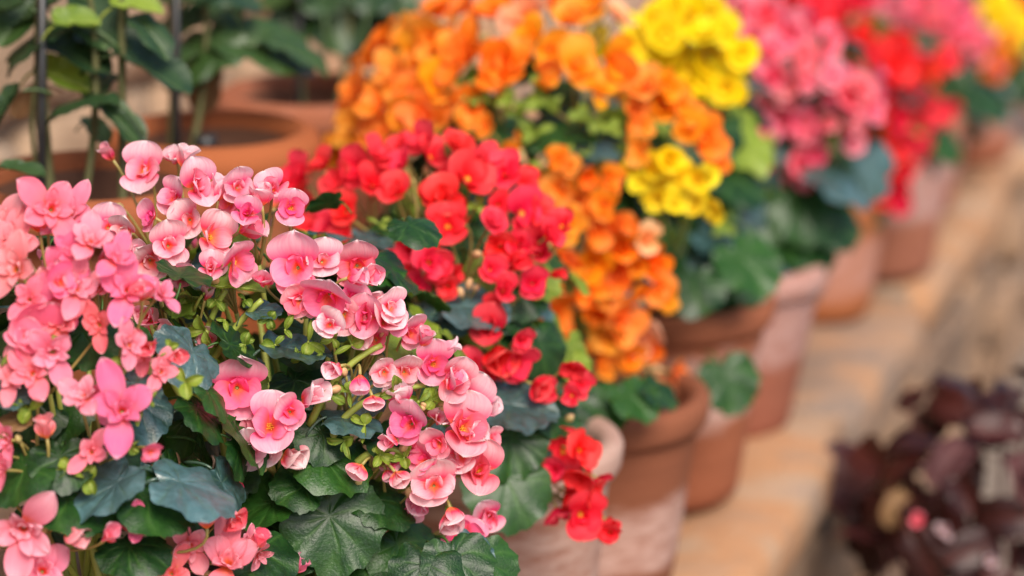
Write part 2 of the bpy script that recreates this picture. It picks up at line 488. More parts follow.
def leaf_mesh(mat, seed, kind='begonia'):
    """unit leaf: petiole at the origin, tip along +Y, upper side +Z"""
    g = random.Random(seed)
    bm = bmesh.new()
    lay = bm.verts.layers.float_color.new('pet')
    seg, nr = 64, 8
    cx, cy = 0, .30
    asym = g.uniform(.05, .14) * g.choice((-1, 1))
    fold = g.uniform(.10, .28); droop = g.uniform(.15, .5); curl = g.uniform(-.10, .16)
    if kind == 'lance': fold = g.uniform(.25, .45); droop = g.uniform(.3, .7)
    nick = [(g.uniform(0, 6.28), g.uniform(.05, .16)) for _ in range(2)]
    rings = []
    nveins = 8 if kind == 'begonia' else 12
    for i in range(nr + 1):
        s = i / nr
        ring = []
        for k in range(seg):
            a = 2 * math.pi * k / seg           # 0 = tip
            ca, sa = math.cos(a), math.sin(a)
            if kind == 'begonia':
                r = .56 + .13 * ca + .10 * abs(sa) ** 1.3
                back = max(0, -ca) ** 10
                r *= 1 - .42 * back             # the notch where the stalk joins
                r += .07 * max(0, ca) ** 14     # the short tip
                r *= 1 + asym * sa
                for na, nd_ in nick: r *= 1 - nd_ * math.exp(-((a - na) / .12) ** 2) * s ** 3
                if i == nr: r *= 1 + .035 * ((k % 4) / 3 - .5) * 1.6 + .02 * g.uniform(-1, 1)
            else:
                rl = .40 * abs(sa)
                y_e = .62 * ca if ca > 0 else .32 * ca
                r = math.hypot(.30 * sa * (1 - .25 * ca), y_e)
                if i == nr: r *= 1 + .02 * ((k % 4) / 3 - .5)
            x = cx + sa * r * s
            y = cy + ca * r * s
            vein = 0.0
            z = 0
            z += fold * abs(x) * .9
            z -= droop * (max(0, y - .1) ** 2) * .8
            z -= .30 * (x * x) * 1.1
            z += curl * s ** 3
            dv = math.cos((a + .22 * math.sin(a * 2.7 + seed) + .10 * math.sin(seed * 2.3 + s * 4)) * nveins) if kind == 'begonia' else math.cos((y + abs(x) * -.9) * 42)
            z -= .014 * dv * s * (1 - .4 * s) * (1 if kind == 'begonia' else .7)
            z += .035 * s * s * noise.noise(Vector((x * 4 + seed, y * 4, seed * .37)))
            z += (.045 if kind == 'begonia' else .02) * s ** 4 * math.sin(a * 7 + seed)
            if kind == 'begonia': vein = max(0, dv) ** 14 * (1 - .5 * s) if s > .05 else .3
            if kind != 'begonia' and k in (0, seg // 2): vein = 1.0
            v = bm.verts.new((x, y, z))
            v[lay] = (s, vein, a / 6.2832, g.random())
            ring.append(v)
            if i == 0: break
        rings.append(ring)
    c = rings[0][0]
    for k in range(seg):
        bm.faces.new((c, rings[1][(k + 1) % seg], rings[1][k]))
    for i in range(1, nr):
        for k in range(seg):
            bm.faces.new((rings[i][k], rings[i][(k + 1) % seg], rings[i + 1][(k + 1) % seg], rings[i + 1][k]))
    # the stalk, under the blade
    tube(bm, bez(Vector((0, .02, -.01)), Vector((0, -.18, -.08)), Vector((g.uniform(-.1, .1), -.32, -.4)), 5), [.022, .024, .026, .026, .026, .026], 6)
    bmesh.ops.recalc_face_normals(bm, faces=bm.faces)
    c_up = sum(f.normal.z for f in bm.faces if len(f.verts) <= 4)
    if c_up < 0: bmesh.ops.reverse_faces(bm, faces=bm.faces)
    return mesh_of('leaf', bm, mat)

LEAF = [leaf_mesh(M_leaf, i + 1) for i in range(5)]
LEAF_SKY = [leaf_mesh(M_leaf_sky, i + 21) for i in range(4)]
LIME = [leaf_mesh(M_lime, i + 41) for i in range(3)] + [leaf_mesh(M_lime, 48, 'lance')]
CLIMB = [leaf_mesh(M_climb, i + 61, 'lance') for i in range(4)]
PURP = [leaf_mesh(M_purple, 81)] + [leaf_mesh(M_purple, i + 84, 'lance') for i in range(6)] + [leaf_mesh(M_mauve, 90, 'lance')]
TAN = [leaf_mesh(M_tan, 99, 'lance'), leaf_mesh(M_tan, 97, 'lance')]

def bract_mesh(seed):
    """a little rosette of three or four fleshy lime bracts"""
    g = random.Random(seed)
    bm = bmesh.new(); lay = bm.verts.layers.float_color.new('pet')
    for k in range(g.choice((2, 3, 3, 4))):
        petal(bm, lay, R(120 * k + g.uniform(-45, 45)), g.uniform(.6, 1.25), g.uniform(.35, .75), R(g.uniform(35, 85)), R(g.uniform(-45, 20)), .7, 0, nu=7, nv=6, seed=g.random() * 9, point=.25, wave=.12)
    for v in bm.verts: v[lay] = (v[lay][0], 1.0 if abs(v[lay][2] - .5) < .05 else 0.0, 0, v[lay][3])
    tube(bm, [(0, 0, .05), (.1, .05, -.4), (.15, .1, -.9)], .07, 6)
    return mesh_of('bract', bm, M_lime)
BRACT = [bract_mesh(i) for i in range(3, 10)]

def kinds(mat, spec, n=3):
    out = []
    for k, w in spec:
        out += [(k, w / n, flower_mesh(k, mat, hash_(k) + i * 17)) for i in range(n)]
    return out
def hash_(s):
    return sum(ord(c) * (i + 3) for i, c in enumerate(s))
def pick(lib, g, kind=None):
    items = [x for x in lib if kind is None or x[0] == kind] or lib
    t = g.random() * sum(w for _, w, _ in items)
    for k, w, me in items:
        t -= w
        if t <= 0: return me
    return items[-1][2]

SP_PINK = kinds(M_pink, [('hood', 4), ('single', 2.5), ('cup', 1.5), ('side', 1.5), ('double', .7)], 6)
SP_SALM = kinds(M_salmon, [('double', 3), ('side', .8), ('hood', 1)], 6)
SP_RED = kinds(M_red, [('cup', 1), ('hood', 2.5), ('rosette', .7), ('single', 2), ('side', .8)], 5)
SP_ORG = kinds(M_orange, [('cup', .5), ('hood', 2), ('single', 3), ('double', .5), ('side', 1)], 5)
SP_YEL = kinds(M_yellow, [('rosette', 3), ('cup', 1)])
SP_ROSE = kinds(M_rose, [('rosette', 1), ('cup', 1), ('hood', 2), ('single', 1), ('side', 1)], 4)
SP_CRIM = kinds(M_crim, [('rosette', 2), ('cup', 2)])
SP_PEACH = kinds(M_peach, [('single', 1), ('cup', 1)], 2)

def frame(n, up, roll=0.0):
    """matrix whose Z is n and whose Y is up as far as it can be"""
    n = n.normalized()
    y = (up - n * up.dot(n))
    if y.length < 1e-4: y = Vector((1, 0, 0))
    y.normalize()
    x = y.cross(n)
    if roll:
        q = Matrix.Rotation(roll, 3, n); x = q @ x; y = q @ y
    return Matrix((x, y, n)).transposed().to_4x4()

# ------------------------------------------------------------------ the setting: ground, ledge, wall
EDGE0 = Vector((.367, 3.5, 0)); AL = Vector((.305, .952, 0)).normalized(); OUT = Vector((AL.y, -AL.x, 0))
def row(a, b, z=0.0):
    """a metres along the ledge, b metres out from its front edge (negative = onto the ledge)"""
    return EDGE0 + AL * a + OUT * b + Vector((0, 0, z))

M_ground, nt, P_, o_ = new_mat('ground_soil')
tc = N(nt, "ShaderNodeTexCoord")
n1 = noise_n(nt, 1.3, 5, .6, tc.outputs['Object']); n2 = noise_n(nt, 40, 5, .7, tc.outputs['Object'])
nt.links.new(mix(nt, n2, mix(nt, n1, (.22, .18, .15), (.34, .27, .21)), (.14, .11, .09)), P_.inputs['Base Color'])
P_.inputs['Roughness'].default_value = .95
b_ = N(nt, "ShaderNodeBump"); b_.inputs['Strength'].default_value = .6; b_.inputs['Distance'].default_value = .01
nt.links.new(n2, b_.inputs['Height']); nt.links.new(b_.outputs[0], P_.inputs['Normal'])
bm = bmesh.new()
bmesh.ops.create_grid(bm, x_segments=40, y_segments=40, size=150)
GZ = -.52
for v in bm.verts: v.co.z = GZ
g_ = put('ground', mesh_of('ground', bm, M_ground)); tag(g_, kind='structure')

def _unit_block():
    b = bmesh.new()
    bmesh.ops.create_cube(b, size=2.0)
    bmesh.ops.subdivide_edges(b, edges=b.edges[:], cuts=4, use_grid_fill=True)
    b.verts.index_update()
    vs = [v.co.copy() for v in b.verts]; fs = [[v.index for v in f.verts] for f in b.faces]
    b.free()
    return vs, fs
UB = _unit_block()

def stone_block(bm, lay, mat3, size, col, seed, rough=.012):
    """one rough hewn block with soft edges"""
    sx, sy, sz = size
    new = []
    for q in UB[0]:
        m = (abs(q.x) ** 8 + abs(q.y) ** 8 + abs(q.z) ** 8) ** (1 / 8)
        q = q / m * max(abs(q.x), abs(q.y), abs(q.z))
        w = Vector((q.x * sx / 2, q.y * sy / 2, q.z * sz / 2))
        w += noise.noise_vector(w * 9 + Vector((seed * 3.1, seed, seed * 1.7))) * rough + noise.noise_vector(w * 3 + Vector((seed, seed * 2.1, 0))) * rough * 1.6
        v = bm.verts.new(mat3 @ w)
        v[lay] = (col, 0, 0, 1)
        new.append(v)
    for f in UB[1]:
        bm.faces.new([new[i] for i in f])

ROT = Matrix((OUT, AL, Vector((0, 0, 1)))).transposed()      # local x = outwards, y = along
def block_at(bm, lay, a, b, z, size, col, seed, rough=.012):
    M = Matrix.Translation(row(a, b, z)) @ ROT.to_4x4()
    stone_block(bm, lay, M, size, col, seed, rough=rough)

A0, A1 = -3.6, 8.0
STEP = .28
ledge = empty('stone_ledge', row(0, -.7, GZ))
tag(ledge, 'sandy stone ledge of rough slabs carrying the row of flower pots', 'ledge')
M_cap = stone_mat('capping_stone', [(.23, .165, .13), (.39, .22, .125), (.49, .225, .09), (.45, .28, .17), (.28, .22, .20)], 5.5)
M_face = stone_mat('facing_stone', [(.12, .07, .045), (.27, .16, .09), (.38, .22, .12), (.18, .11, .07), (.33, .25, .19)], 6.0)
# slabs: top at z = 0
bm = bmesh.new(); lay = bm.verts.layers.float_color.new('pet')
g = random.Random(5)
b_cols = [(-.205, .43), (-.665, .48), (-1.12, .42)]
for bc, wd in b_cols:
    a = A0 + g.uniform(-.2, .1)
    while a < A1:
        ln = g.uniform(.7, 1.15)
        block_at(bm, lay, a + ln / 2, bc + (g.uniform(-.008, .008) if bc > -.3 else 0), -.05 + g.uniform(-.002, .002), (wd - .010, ln - .010, .10), g.random(), g.random() * 90, .009)
        a += ln
for bc, bw in ((-.60, .32), (-.985, .45)):
    a = A0 + g.uniform(-.2, .1)
    while a < A1:
        ln = g.uniform(.3, .6)
        block_at(bm, lay, a + ln / 2, bc, STEP - .15, (bw - .008, ln - .012, .30), g.random(), g.random() * 90, .006)
        a += ln
put('capping', mesh_of('capping', bm, M_cap), ledge)
# bed of mortar under the slabs and the core of the ledge
bm = bmesh.new(); lay = bm.verts.layers.float_color.new('pet')
def prism(bm, lay, a0, a1, b0, b1, z0, z1, jt=1.0, c=.5):
    vs = [bm.verts.new(row(a, b, z)) for z in (z0, z1) for (a, b) in ((a0, b0), (a1, b0), (a1, b1), (a0, b1))]
    for v in vs: v[lay] = (c, jt, 0, 1)
    for f in ((3, 2, 1, 0), (4, 5, 6, 7), (0, 1, 5, 4), (1, 2, 6, 5), (2, 3, 7, 6), (3, 0, 4, 7)):
        bm.faces.new([vs[i] for i in f])
prism(bm, lay, A0, A1, -1.36, -.045, GZ - .05, -.02)
M_mortar = stone_mat('mortar', [(.30, .24, .19), (.40, .32, .25), (.34, .27, .2)], 8, (.30, .23, .17))
bmesh.ops.recalc_face_normals(bm, faces=bm.faces)
put('mortar_core', mesh_of('mortar_core', bm, M_mortar, False), ledge)
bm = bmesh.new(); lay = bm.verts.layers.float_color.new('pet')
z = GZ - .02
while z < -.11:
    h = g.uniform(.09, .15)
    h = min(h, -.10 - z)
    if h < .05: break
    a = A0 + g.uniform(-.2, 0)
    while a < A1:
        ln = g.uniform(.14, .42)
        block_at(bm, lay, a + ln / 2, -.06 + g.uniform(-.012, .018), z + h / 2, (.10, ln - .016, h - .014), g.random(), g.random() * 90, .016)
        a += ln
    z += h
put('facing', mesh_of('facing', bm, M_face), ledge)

wall = empty('stone_wall', row(0, -1.55, GZ))
tag(wall, 'tall rough beige stone wall behind the big clay pots', 'wall')
M_wall = stone_mat('wall_stone', [(.30, .19, .11), (.44, .30, .19), (.38, .23, .13), (.48, .34, .23), (.32, .24, .17)], 3.0)
bm = bmesh.new(); lay = bm.verts.layers.float_color.new('pet')
z = 0.0
while z < 1.9:
    h = g.uniform(.14, .24)
    a = A0 + g.uniform(-.3, 0)
    while a < A1 + 6:
        ln = g.uniform(.22, .55)
        block_at(bm, lay, a + ln / 2, -1.22 + g.uniform(-.01, .012), z + h / 2, (.12, ln - .018, h - .016), g.random(), g.random() * 90, .014)
        a += ln
    z += h
put('wall_face', mesh_of('wall_face', bm, M_wall), wall)
bm = bmesh.new(); lay = bm.verts.layers.float_color.new('pet')
prism(bm, lay, A0, A1 + 6, -1.55, -1.21, GZ - .05, z - .02)
bmesh.ops.recalc_face_normals(bm, faces=bm.faces)
put('mortar_core', mesh_of('wall_core', bm, M_mortar, False), wall)

# ------------------------------------------------------------------ pots
def flower_pot(root, base, h, r_rim, r_base, mat, seed, rim_h=.038, soil=True):
    T = Matrix.Translation(base)
    bm = bmesh.new()
    rb = r_rim - .012
    zr = h - rim_h
    rr = lambda zz: r_base + (rb - r_base) * (zz / zr)
    prof = [(.02, 0), (r_base - .006, 0), (r_base, .006)] + [(rr(zr * t), zr * t) for t in (.12, .25, .4, .55, .7, .85, .97)] + [(rb, zr + .002)]
    prof += [(rb - .014, zr + .001)]
    lathe(bm, prof, 64, .012, seed)
    body = put('pot', mesh_of('pot', bm, mat), root, T)
    bm = bmesh.new()
    lathe(bm, [(rb - .012, zr - .001), (r_rim - .004, zr), (r_rim, zr + .008), (r_rim + .002, h - .010), (r_rim - .002, h - .003), (r_rim - .010, h), (r_rim - .020, h - .003), (r_rim - .026, h - .012),
               (r_rim - .030, h - .06), (r_rim - .045, h - .09)], 64, .012, seed)
    put('rim', mesh_of('pot_rim', bm, mat), body, T)
    bm = bmesh.new()
    rs = lathe(bm, [(r_rim - .029, h - .035), (.06, h - .028), (.02, h - .026)], 40)
    bm.faces.new(rs[-1])
    for v in bm.verts: v.co.z += .006 * noise.noise(v.co * 30)
    bmesh.ops.recalc_face_normals(bm, faces=bm.faces)
    put('soil', mesh_of('soil', bm, M_soil), root, T)
    return body

# ------------------------------------------------------------------ begonias
FS = 1.22
class Dome:
    def __init__(s, c, r): s.c, s.r = Vector(c), Vector(r)
    def hit(s, px, py, k=1.0):
        """the point of the crown's near side that shows at this pixel"""
        d = ray(px, py)
        r = s.r * k
        o = Vector([(CAM[i] - s.c[i]) / r[i] for i in range(3)])
        e = Vector([d[i] / r[i] for i in range(3)])
        A, B, C = e.dot(e), 2 * o.dot(e), o.dot(o) - 1
        D = B * B - 4 * A * C
        t = (-B - math.sqrt(D)) / (2 * A) if D > 0 else -B / (2 * A)
        return CAM + d * t
    def normal(s, p):
        return Vector([(p[i] - s.c[i]) / s.r[i] ** 2 for i in range(3)]).normalized()

def begonia(label, base, pot, dome, lib, flowers, leaves=(), n_leaf=46, bracts=(), seed=1, fill=10, leaf_px=26, bud_n=8, budmesh=None, alt=None, shoots=(), leafmix=.12, gather=1.0, leaf_low=-.25, lime=.12, dense=20):
    """pot = (height, rim radius, base radius, material); flowers, leaves, bracts are listed where the photo has them on the crown"""
    g = random.Random(seed)
    base = Vector(base)
    root = empty('potted_begonia', base)
    tag(root, label, 'potted plant', 'potted begonias along the ledge')
    flower_pot(root, base, pot[0], pot[1], pot[2], pot[3], seed * 1.3)
    soil_c = base + Vector((0, 0, pot[0] - .03))
    heart = dome.c.copy(); heart.z = dome.c.z - dome.r.z * .45
    placed = []
    flowers = list(flowers)[:108]
    dense = max(0, min(dense, 108 - fill - len(flowers)))
    real = list(flowers)
    for i in range(dense):
        q = g.choice(real)
        o = {k_: v_ for k_, v_ in (q[3] if len(q) > 3 else {}).items() if k_ in ('Y', 'alt')}
        if 'Y' in o: o['Y'] += .02
        o['k'] = g.uniform(.90, .97)
        flowers.append((q[0] + g.uniform(-1, 1) * q[2] * 1.1, q[1] + g.uniform(-1, .8) * q[2] * 1.1, q[2] * g.uniform(.75, 1.0), o))
    # -- flowers
    for spec in flowers:
        px, py, rp = spec[:3]
        opt = spec[3] if len(spec) > 3 else {}
        p = dome.hit(px, py, opt.get('k', 1.0))
        if 'Y' in opt: p = at_y(px, py, opt['Y'])
        p += ray(px, py) * g.uniform(-.012, .022)
        r = rp * FS * depth(p) / F
        n = dome.normal(p)
        if 'n' in opt:
            x, y, zc = opt['n']                # right, up, towards the camera
            n = (RGT * x + UPV * y - FWD * zc).normalized() + Vector((g.uniform(-.3, .3), g.uniform(-.15, .15), g.uniform(-.25, .3)))
        else:
            n = n * .75 - FWD * .45 + Vector((g.uniform(-.75, .75), g.uniform(-.4, .4), g.uniform(-.4, .6)))
        roll = opt.get('roll', g.uniform(-45, 45))
        kd_ = opt.get('kind')
        if kd_ in ('single', 'cup') and g.random() < .6 and lib is SP_PINK: kd_ = 'hood'
        me = pick(alt if opt.get('alt') else lib, g, kd_)
        placed.append((p, r, n.normalized(), R(roll), me))
    # -- the far side, as the near side only sparser
    for i in range(fill):
        a = g.uniform(0, math.pi); e = g.uniform(-.1, 1.1)
        v = Vector((math.cos(a) * math.cos(e), math.sin(a) * math.cos(e) * .9 + .25, math.sin(e))).normalized()
        p = dome.c + Vector([v[k] * dome.r[k] for k in range(3)]) * g.uniform(.72, .86)
        w_ = p - CAM; fx_ = 512 + F * w_.x / w_.dot(FWD); fy_ = 288 - F * w_.dot(UPV) / w_.dot(FWD)
        if min(math.hypot(fx_ - q[0], fy_ - q[1]) for q in real) > 16: continue
        placed.append((p, g.choice([f[2] for f in flowers]) * FS * depth(dome.c) / F, dome.normal(p) + Vector((g.uniform(-.4, .4), g.uniform(-.4, .4), g.uniform(.3, .8))), g.uniform(-1, 1), pick(lib, g)))
    # -- branch points: about one for every four flowers
    rest = list(range(len(placed))); nodes = []; node_of = {}
    while rest:
        i = rest.pop(0)
        near = sorted(rest, key=lambda j: (placed[j][0] - placed[i][0]).length)[:4]
        near = [j for j in near if (placed[j][0] - placed[i][0]).length < .085 * gather]
        grp = [i] + near
        for j in near: rest.remove(j)
        c = sum((placed[j][0] for j in grp), Vector()) / len(grp)
        nd = c + (heart - c).normalized() * min(.055, (heart - c).length * .4) - Vector((0, 0, .012))
        for j in grp: node_of[j] = len(nodes)
        nodes.append((nd, c))
    for i, (p, r, n, roll, me) in enumerate(placed):
        r *= g.uniform(.82, 1.14)
        M = Matrix.Translation(p) @ frame(n, Vector((0, 0, 1)), roll) @ Matrix.Diagonal((r * g.uniform(.84, 1.08), r * g.uniform(.9, 1.1), r * g.uniform(.85, 1.15), 1))
        fl = put('flower', me, root, M)
        if 'single' in me.name or 'cup' in me.name and g.random() < .45: put('stamens', ME_stam, fl, M @ Matrix.Scale(.8, 4))
        nd = nodes[node_of[i]][0]
        n = n.normalized()
        bm = bmesh.new()
        q0 = p - n * r * .02
        tube(bm, bez(q0, q0 - n * min(.03, (nd - p).length * .6), nd, 7), [.0016, .0014, .0013, .0013, .0014, .0015, .0016, .0018], 6)
        bm.transform(M.inverted())
        put('pedicel', mesh_of('pedicel', bm, M_pedicel), fl, M)
    for nd, c in nodes:
        bm = bmesh.new()
        foot = soil_c + Vector((g.uniform(-.04, .04), g.uniform(-.04, .04), 0))
        mid = heart.lerp(nd, .35) + Vector((0, 0, -.02))
        tube(bm, bez(foot, mid, nd, 10), [.0042 - .0002 * k for k in range(11)], 7)
        put('stem', mesh_of('stem', bm, M_stem), root, Matrix.Identity(4))
    # -- buds
    for k in range(bud_n):
        nd, c = g.choice(nodes)
        n = (c - nd).normalized() + Vector((g.uniform(-.8, .8), g.uniform(-.8, .2), g.uniform(-.5, .6)))
        n.normalize()
        s = g.uniform(.008, .014)
        p = nd.lerp(c, .45) + n * .022
        M = Matrix.Translation(p) @ frame(n, Vector((0, 0, 1)), g.uniform(0, 6)) @ Matrix.Scale(s, 4)
        b = put('bud', budmesh or g.choice((ME_bud, ME_budp)), root, M)
        bm = bmesh.new()
        tube(bm, bez(p, p - n * .012, nd, 5), .0012, 5)
        put('pedicel', mesh_of('pedicel', bm, M_pedicel), b, Matrix.Identity(4))
    for k, (px, py, rp) in enumerate(bracts):
        p = dome.hit(px, py, .96)
        n = dome.normal(p) - FWD * .5 + Vector((g.uniform(-.6, .6), 0, g.uniform(-.3, .6)))
        M = Matrix.Translation(p) @ frame(n, Vector((0, 0, 1)), g.uniform(0, 6)) @ Matrix.Scale(g.uniform(1.0, 1.5) * rp * depth(p) / F, 4)
        put('bract', BRACT[k % 7], root, M)
    for pl in shoots:
        pts = [dome.hit(x_, y_, .82 + .13 * i_ / (len(pl) - 1)) for i_, (x_, y_) in enumerate(pl)]
        bm = bmesh.new()
        tube(bm, bez(pts[0], pts[1] * 2 - (pts[0] + pts[2]) / 2, pts[2], 12), [.0038 - .0001 * i_ for i_ in range(13)], 8)
        put('stem', mesh_of('stem', bm, M_stem), root)
    # -- leaves listed from the photo: px, py, half size, kind, normal (right, up, toward), direction of the tip in the picture (degrees, 90 = up)
    for spec in leaves:
        px, py, rp, kd, nn, tip = spec[:6]
        k = spec[6] if len(spec) > 6 else .93
        p = dome.hit(px, py, k) if k < 1.5 else at_y(px, py, k)      # above 1.5: its distance
        L = rp * 1.75 * depth(p) / F
        n = RGT * nn[0] + UPV * nn[1] - FWD * nn[2]
        t = RGT * math.cos(R(tip)) + UPV * math.sin(R(tip))
        M0 = frame(n, t)
        M = Matrix.Translation(p) @ M0 @ Matrix.Scale(L, 4) @ Matrix.Translation((0, -.38, 0))
        lib_l = {'g': LEAF, 'b': LEAF_SKY, 'l': LIME[:3], 'y': LIME[3:], 't': TAN[:1]}[kd]
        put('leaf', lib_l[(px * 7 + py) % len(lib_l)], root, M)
    # -- the body of the foliage
    Lm = leaf_px * depth(dome.c) / F * 2
    for k in range(n_leaf):
        a = g.uniform(0, 2 * math.pi)
        e = math.asin(g.uniform(leaf_low - .15, .9))
        v = Vector((math.cos(a) * math.cos(e), math.sin(a) * math.cos(e), math.sin(e)))
        p = dome.c + Vector([v[j] * dome.r[j] for j in range(3)]) * g.uniform(.48, .78)
        n = (v + Vector((0, 0, .75)) + Vector((g.uniform(-.5, .5), g.uniform(-.5, .5), g.uniform(-.2, .3)))).normalized()
        t = (v * .9 + Vector((g.uniform(-.6, .6), g.uniform(-.6, .6), -.35)))
        M = Matrix.Translation(p) @ frame(n, t) @ Matrix.Scale(Lm * g.uniform(.75, 1.25), 4) @ Matrix.Translation((0, -.3, 0))
        t_ = g.random()
        put('leaf', g.choice(LIME[:3] if t_ < lime * (1 if v.z > -.1 else .3) else LEAF_SKY if t_ < lime + leafmix else LEAF), root, M)
    return root

clay = dict(
    a=pot_mat('clay_whitened', (.36, .14, .085), (.26, .10, .06), (.45, .30, .25), .8, .05, .80, 1.3, .95),
    b=pot_mat('clay_orange_band', (.29, .10, .05), (.22, .075, .04), (.50, .32, .27), .85, .16, .46, 4.1),
    c=pot_mat('clay_pale_shoulder', (.36, .12, .06), (.29, .095, .048), (.54, .36, .31), .95, .50, .82, 7.7),
    d=pot_mat('clay_rosy', (.36, .13, .08), (.28, .095, .06), (.50, .32, .29), .7, .45, .98, 2.2, .35),
    e=pot_mat('clay_bright', (.42, .14, .05), (.33, .11, .045), (.50, .30, .27), .5, .18, .55, 9.4),
    f=pot_mat('clay_dusty', (.38, .15, .09), (.30, .11, .07), (.50, .33, .31), .7, .40, .78, 5.6),
    g=pot_mat('clay_brick', (.40, .14, .08), (.32, .11, .06), (.5, .33, .3), .4, .2, .6, 3.9),
)
def base_at(a, b): return row(a, b, .003)
def dome_at(px, py, Y, r): return Dome(at_y(px, py, Y), r)

CC = {'n': (0, .1, 1)}
def F_(px, py, r, kind=None, n=None, roll=None, **k):
    d = dict(k)
    if kind: d['kind'] = kind
    if n: d['n'] = n
    if roll is not None: d['roll'] = roll
    return (px, py, r, d)

# 1. salmon pink, nearest, left
fl = [F_(62, 322, 33, 'double', (.1, .35, 1), 10), F_(122, 412, 34, 'double', (.35, .1, 1), 8), F_(86, 398, 22, 'double', (-.5, .3, .8), 60), F_(47, 438, 23, 'side', (0, 1, .25), 0),
      F_(14, 378, 22, 'double', (-.3, .3, 1), 0), F_(24, 527, 33, 'double', (-.1, -.3, 1), 160), F_(66, 533, 20, 'side', (.7, -.5, .4), 0), F_(42, 572, 30, 'double', (.1, .4, 1)),
      F_(138, 524, 15, 'double', (.2, .2, 1)), F_(207, 528, 24, 'side', (-.1, 1, .3), 20), F_(228, 566, 32, 'double', (.1, .5, 1), -12), F_(292, 572, 17, 'side', (.6, .6, .4), 0),
      F_(172, 574, 22, 'double', (-.3, .5, 1)), F_(92, 452, 17, 'double', (.2, 0, 1)), F_(150, 450, 13, 'cup', (.5, 0, 1)), F_(5, 470, 16, 'double'), F_(18, 270, 24, 'double', (0, .3, 1)),
      F_(40, 232, 28, 'side', (.15, 1, .35), 10), F_(4, 232, 22, 'double', (-.2, .4, 1)), F_(60, 270, 22, 'double', (.1, .3, 1)), F_(90, 245, 22, 'cup', (.1, .6, .8)), F_(128, 292, 24, 'double', (.3, .1, 1)),
      F_(115, 262, 22, 'double', (.2, .5, 1)), F_(150, 345, 20, 'cup', (-.1, 0, 1)), F_(100, 290, 18, 'double'), F_(30, 300, 18, 'double'), F_(20, 335, 18, 'cup'), F_(160, 372, 15, 'double', (.2, .2, 1)), F_(75, 290, 20, 'double'), F_(52, 352, 20, 'double', (.2, -.1, 1)), F_(100, 325, 19, 'double', (.2, .1, 1)), F_(142, 300, 18, 'side', (.3, .4, .8)), F_(10, 440, 17, 'double'), F_(105, 540, 16, 'side', (.2, .4, .8)), F_(255, 548, 15, 'side', (.3, .6, .6)), F_(128, 345, 18, 'double', (.3, -.2, 1))]
lv = [(112, 486, 42, 'b', (-.3, .75, .55), 250), (186, 482, 46, 'b', (.25, .92, .40), 20), (70, 500, 40, 'g', (.1, .7, .5), 300), (130, 548, 34, 'g', (.1, .8, .5), 280), (12, 420, 30, 't', (0, .8, .6), 200),
      (16, 398, 24, 'b', (0, .8, .5), 160), (20, 470, 34, 'g', (-.2, .7, .6), 250), (140, 385, 20, 'b', (.2, .8, .5), 0), (60, 460, 30, 'g', (0, .6, .7), 270), (150, 500, 40, 'g', (.2, .7, .6), 330), (260, 555, 34, 'g', (.2, .8, .6), 300)]
fl = [(q[0], q[1], q[2] * 1.0, q[3]) for q in fl]
begonia('salmon pink double begonia nearest the camera, left of the pale pink one', base_at(-1.30, -.36), (.25, .14, .10, clay['d']),
        Dome(at_y(75, 430, 2.42), (.215, .17, .25)), SP_SALM, fl, lv, 80, [(88, 478, 15), (70, 468, 13), (185, 382, 17), (150, 400, 13), (110, 360, 12), (168, 350, 14), (30, 410, 13), (130, 445, 12), (14, 350, 12), (60, 345, 12)], seed=3, fill=8, leaf_px=25, bud_n=14, lime=0.03, dense=26)

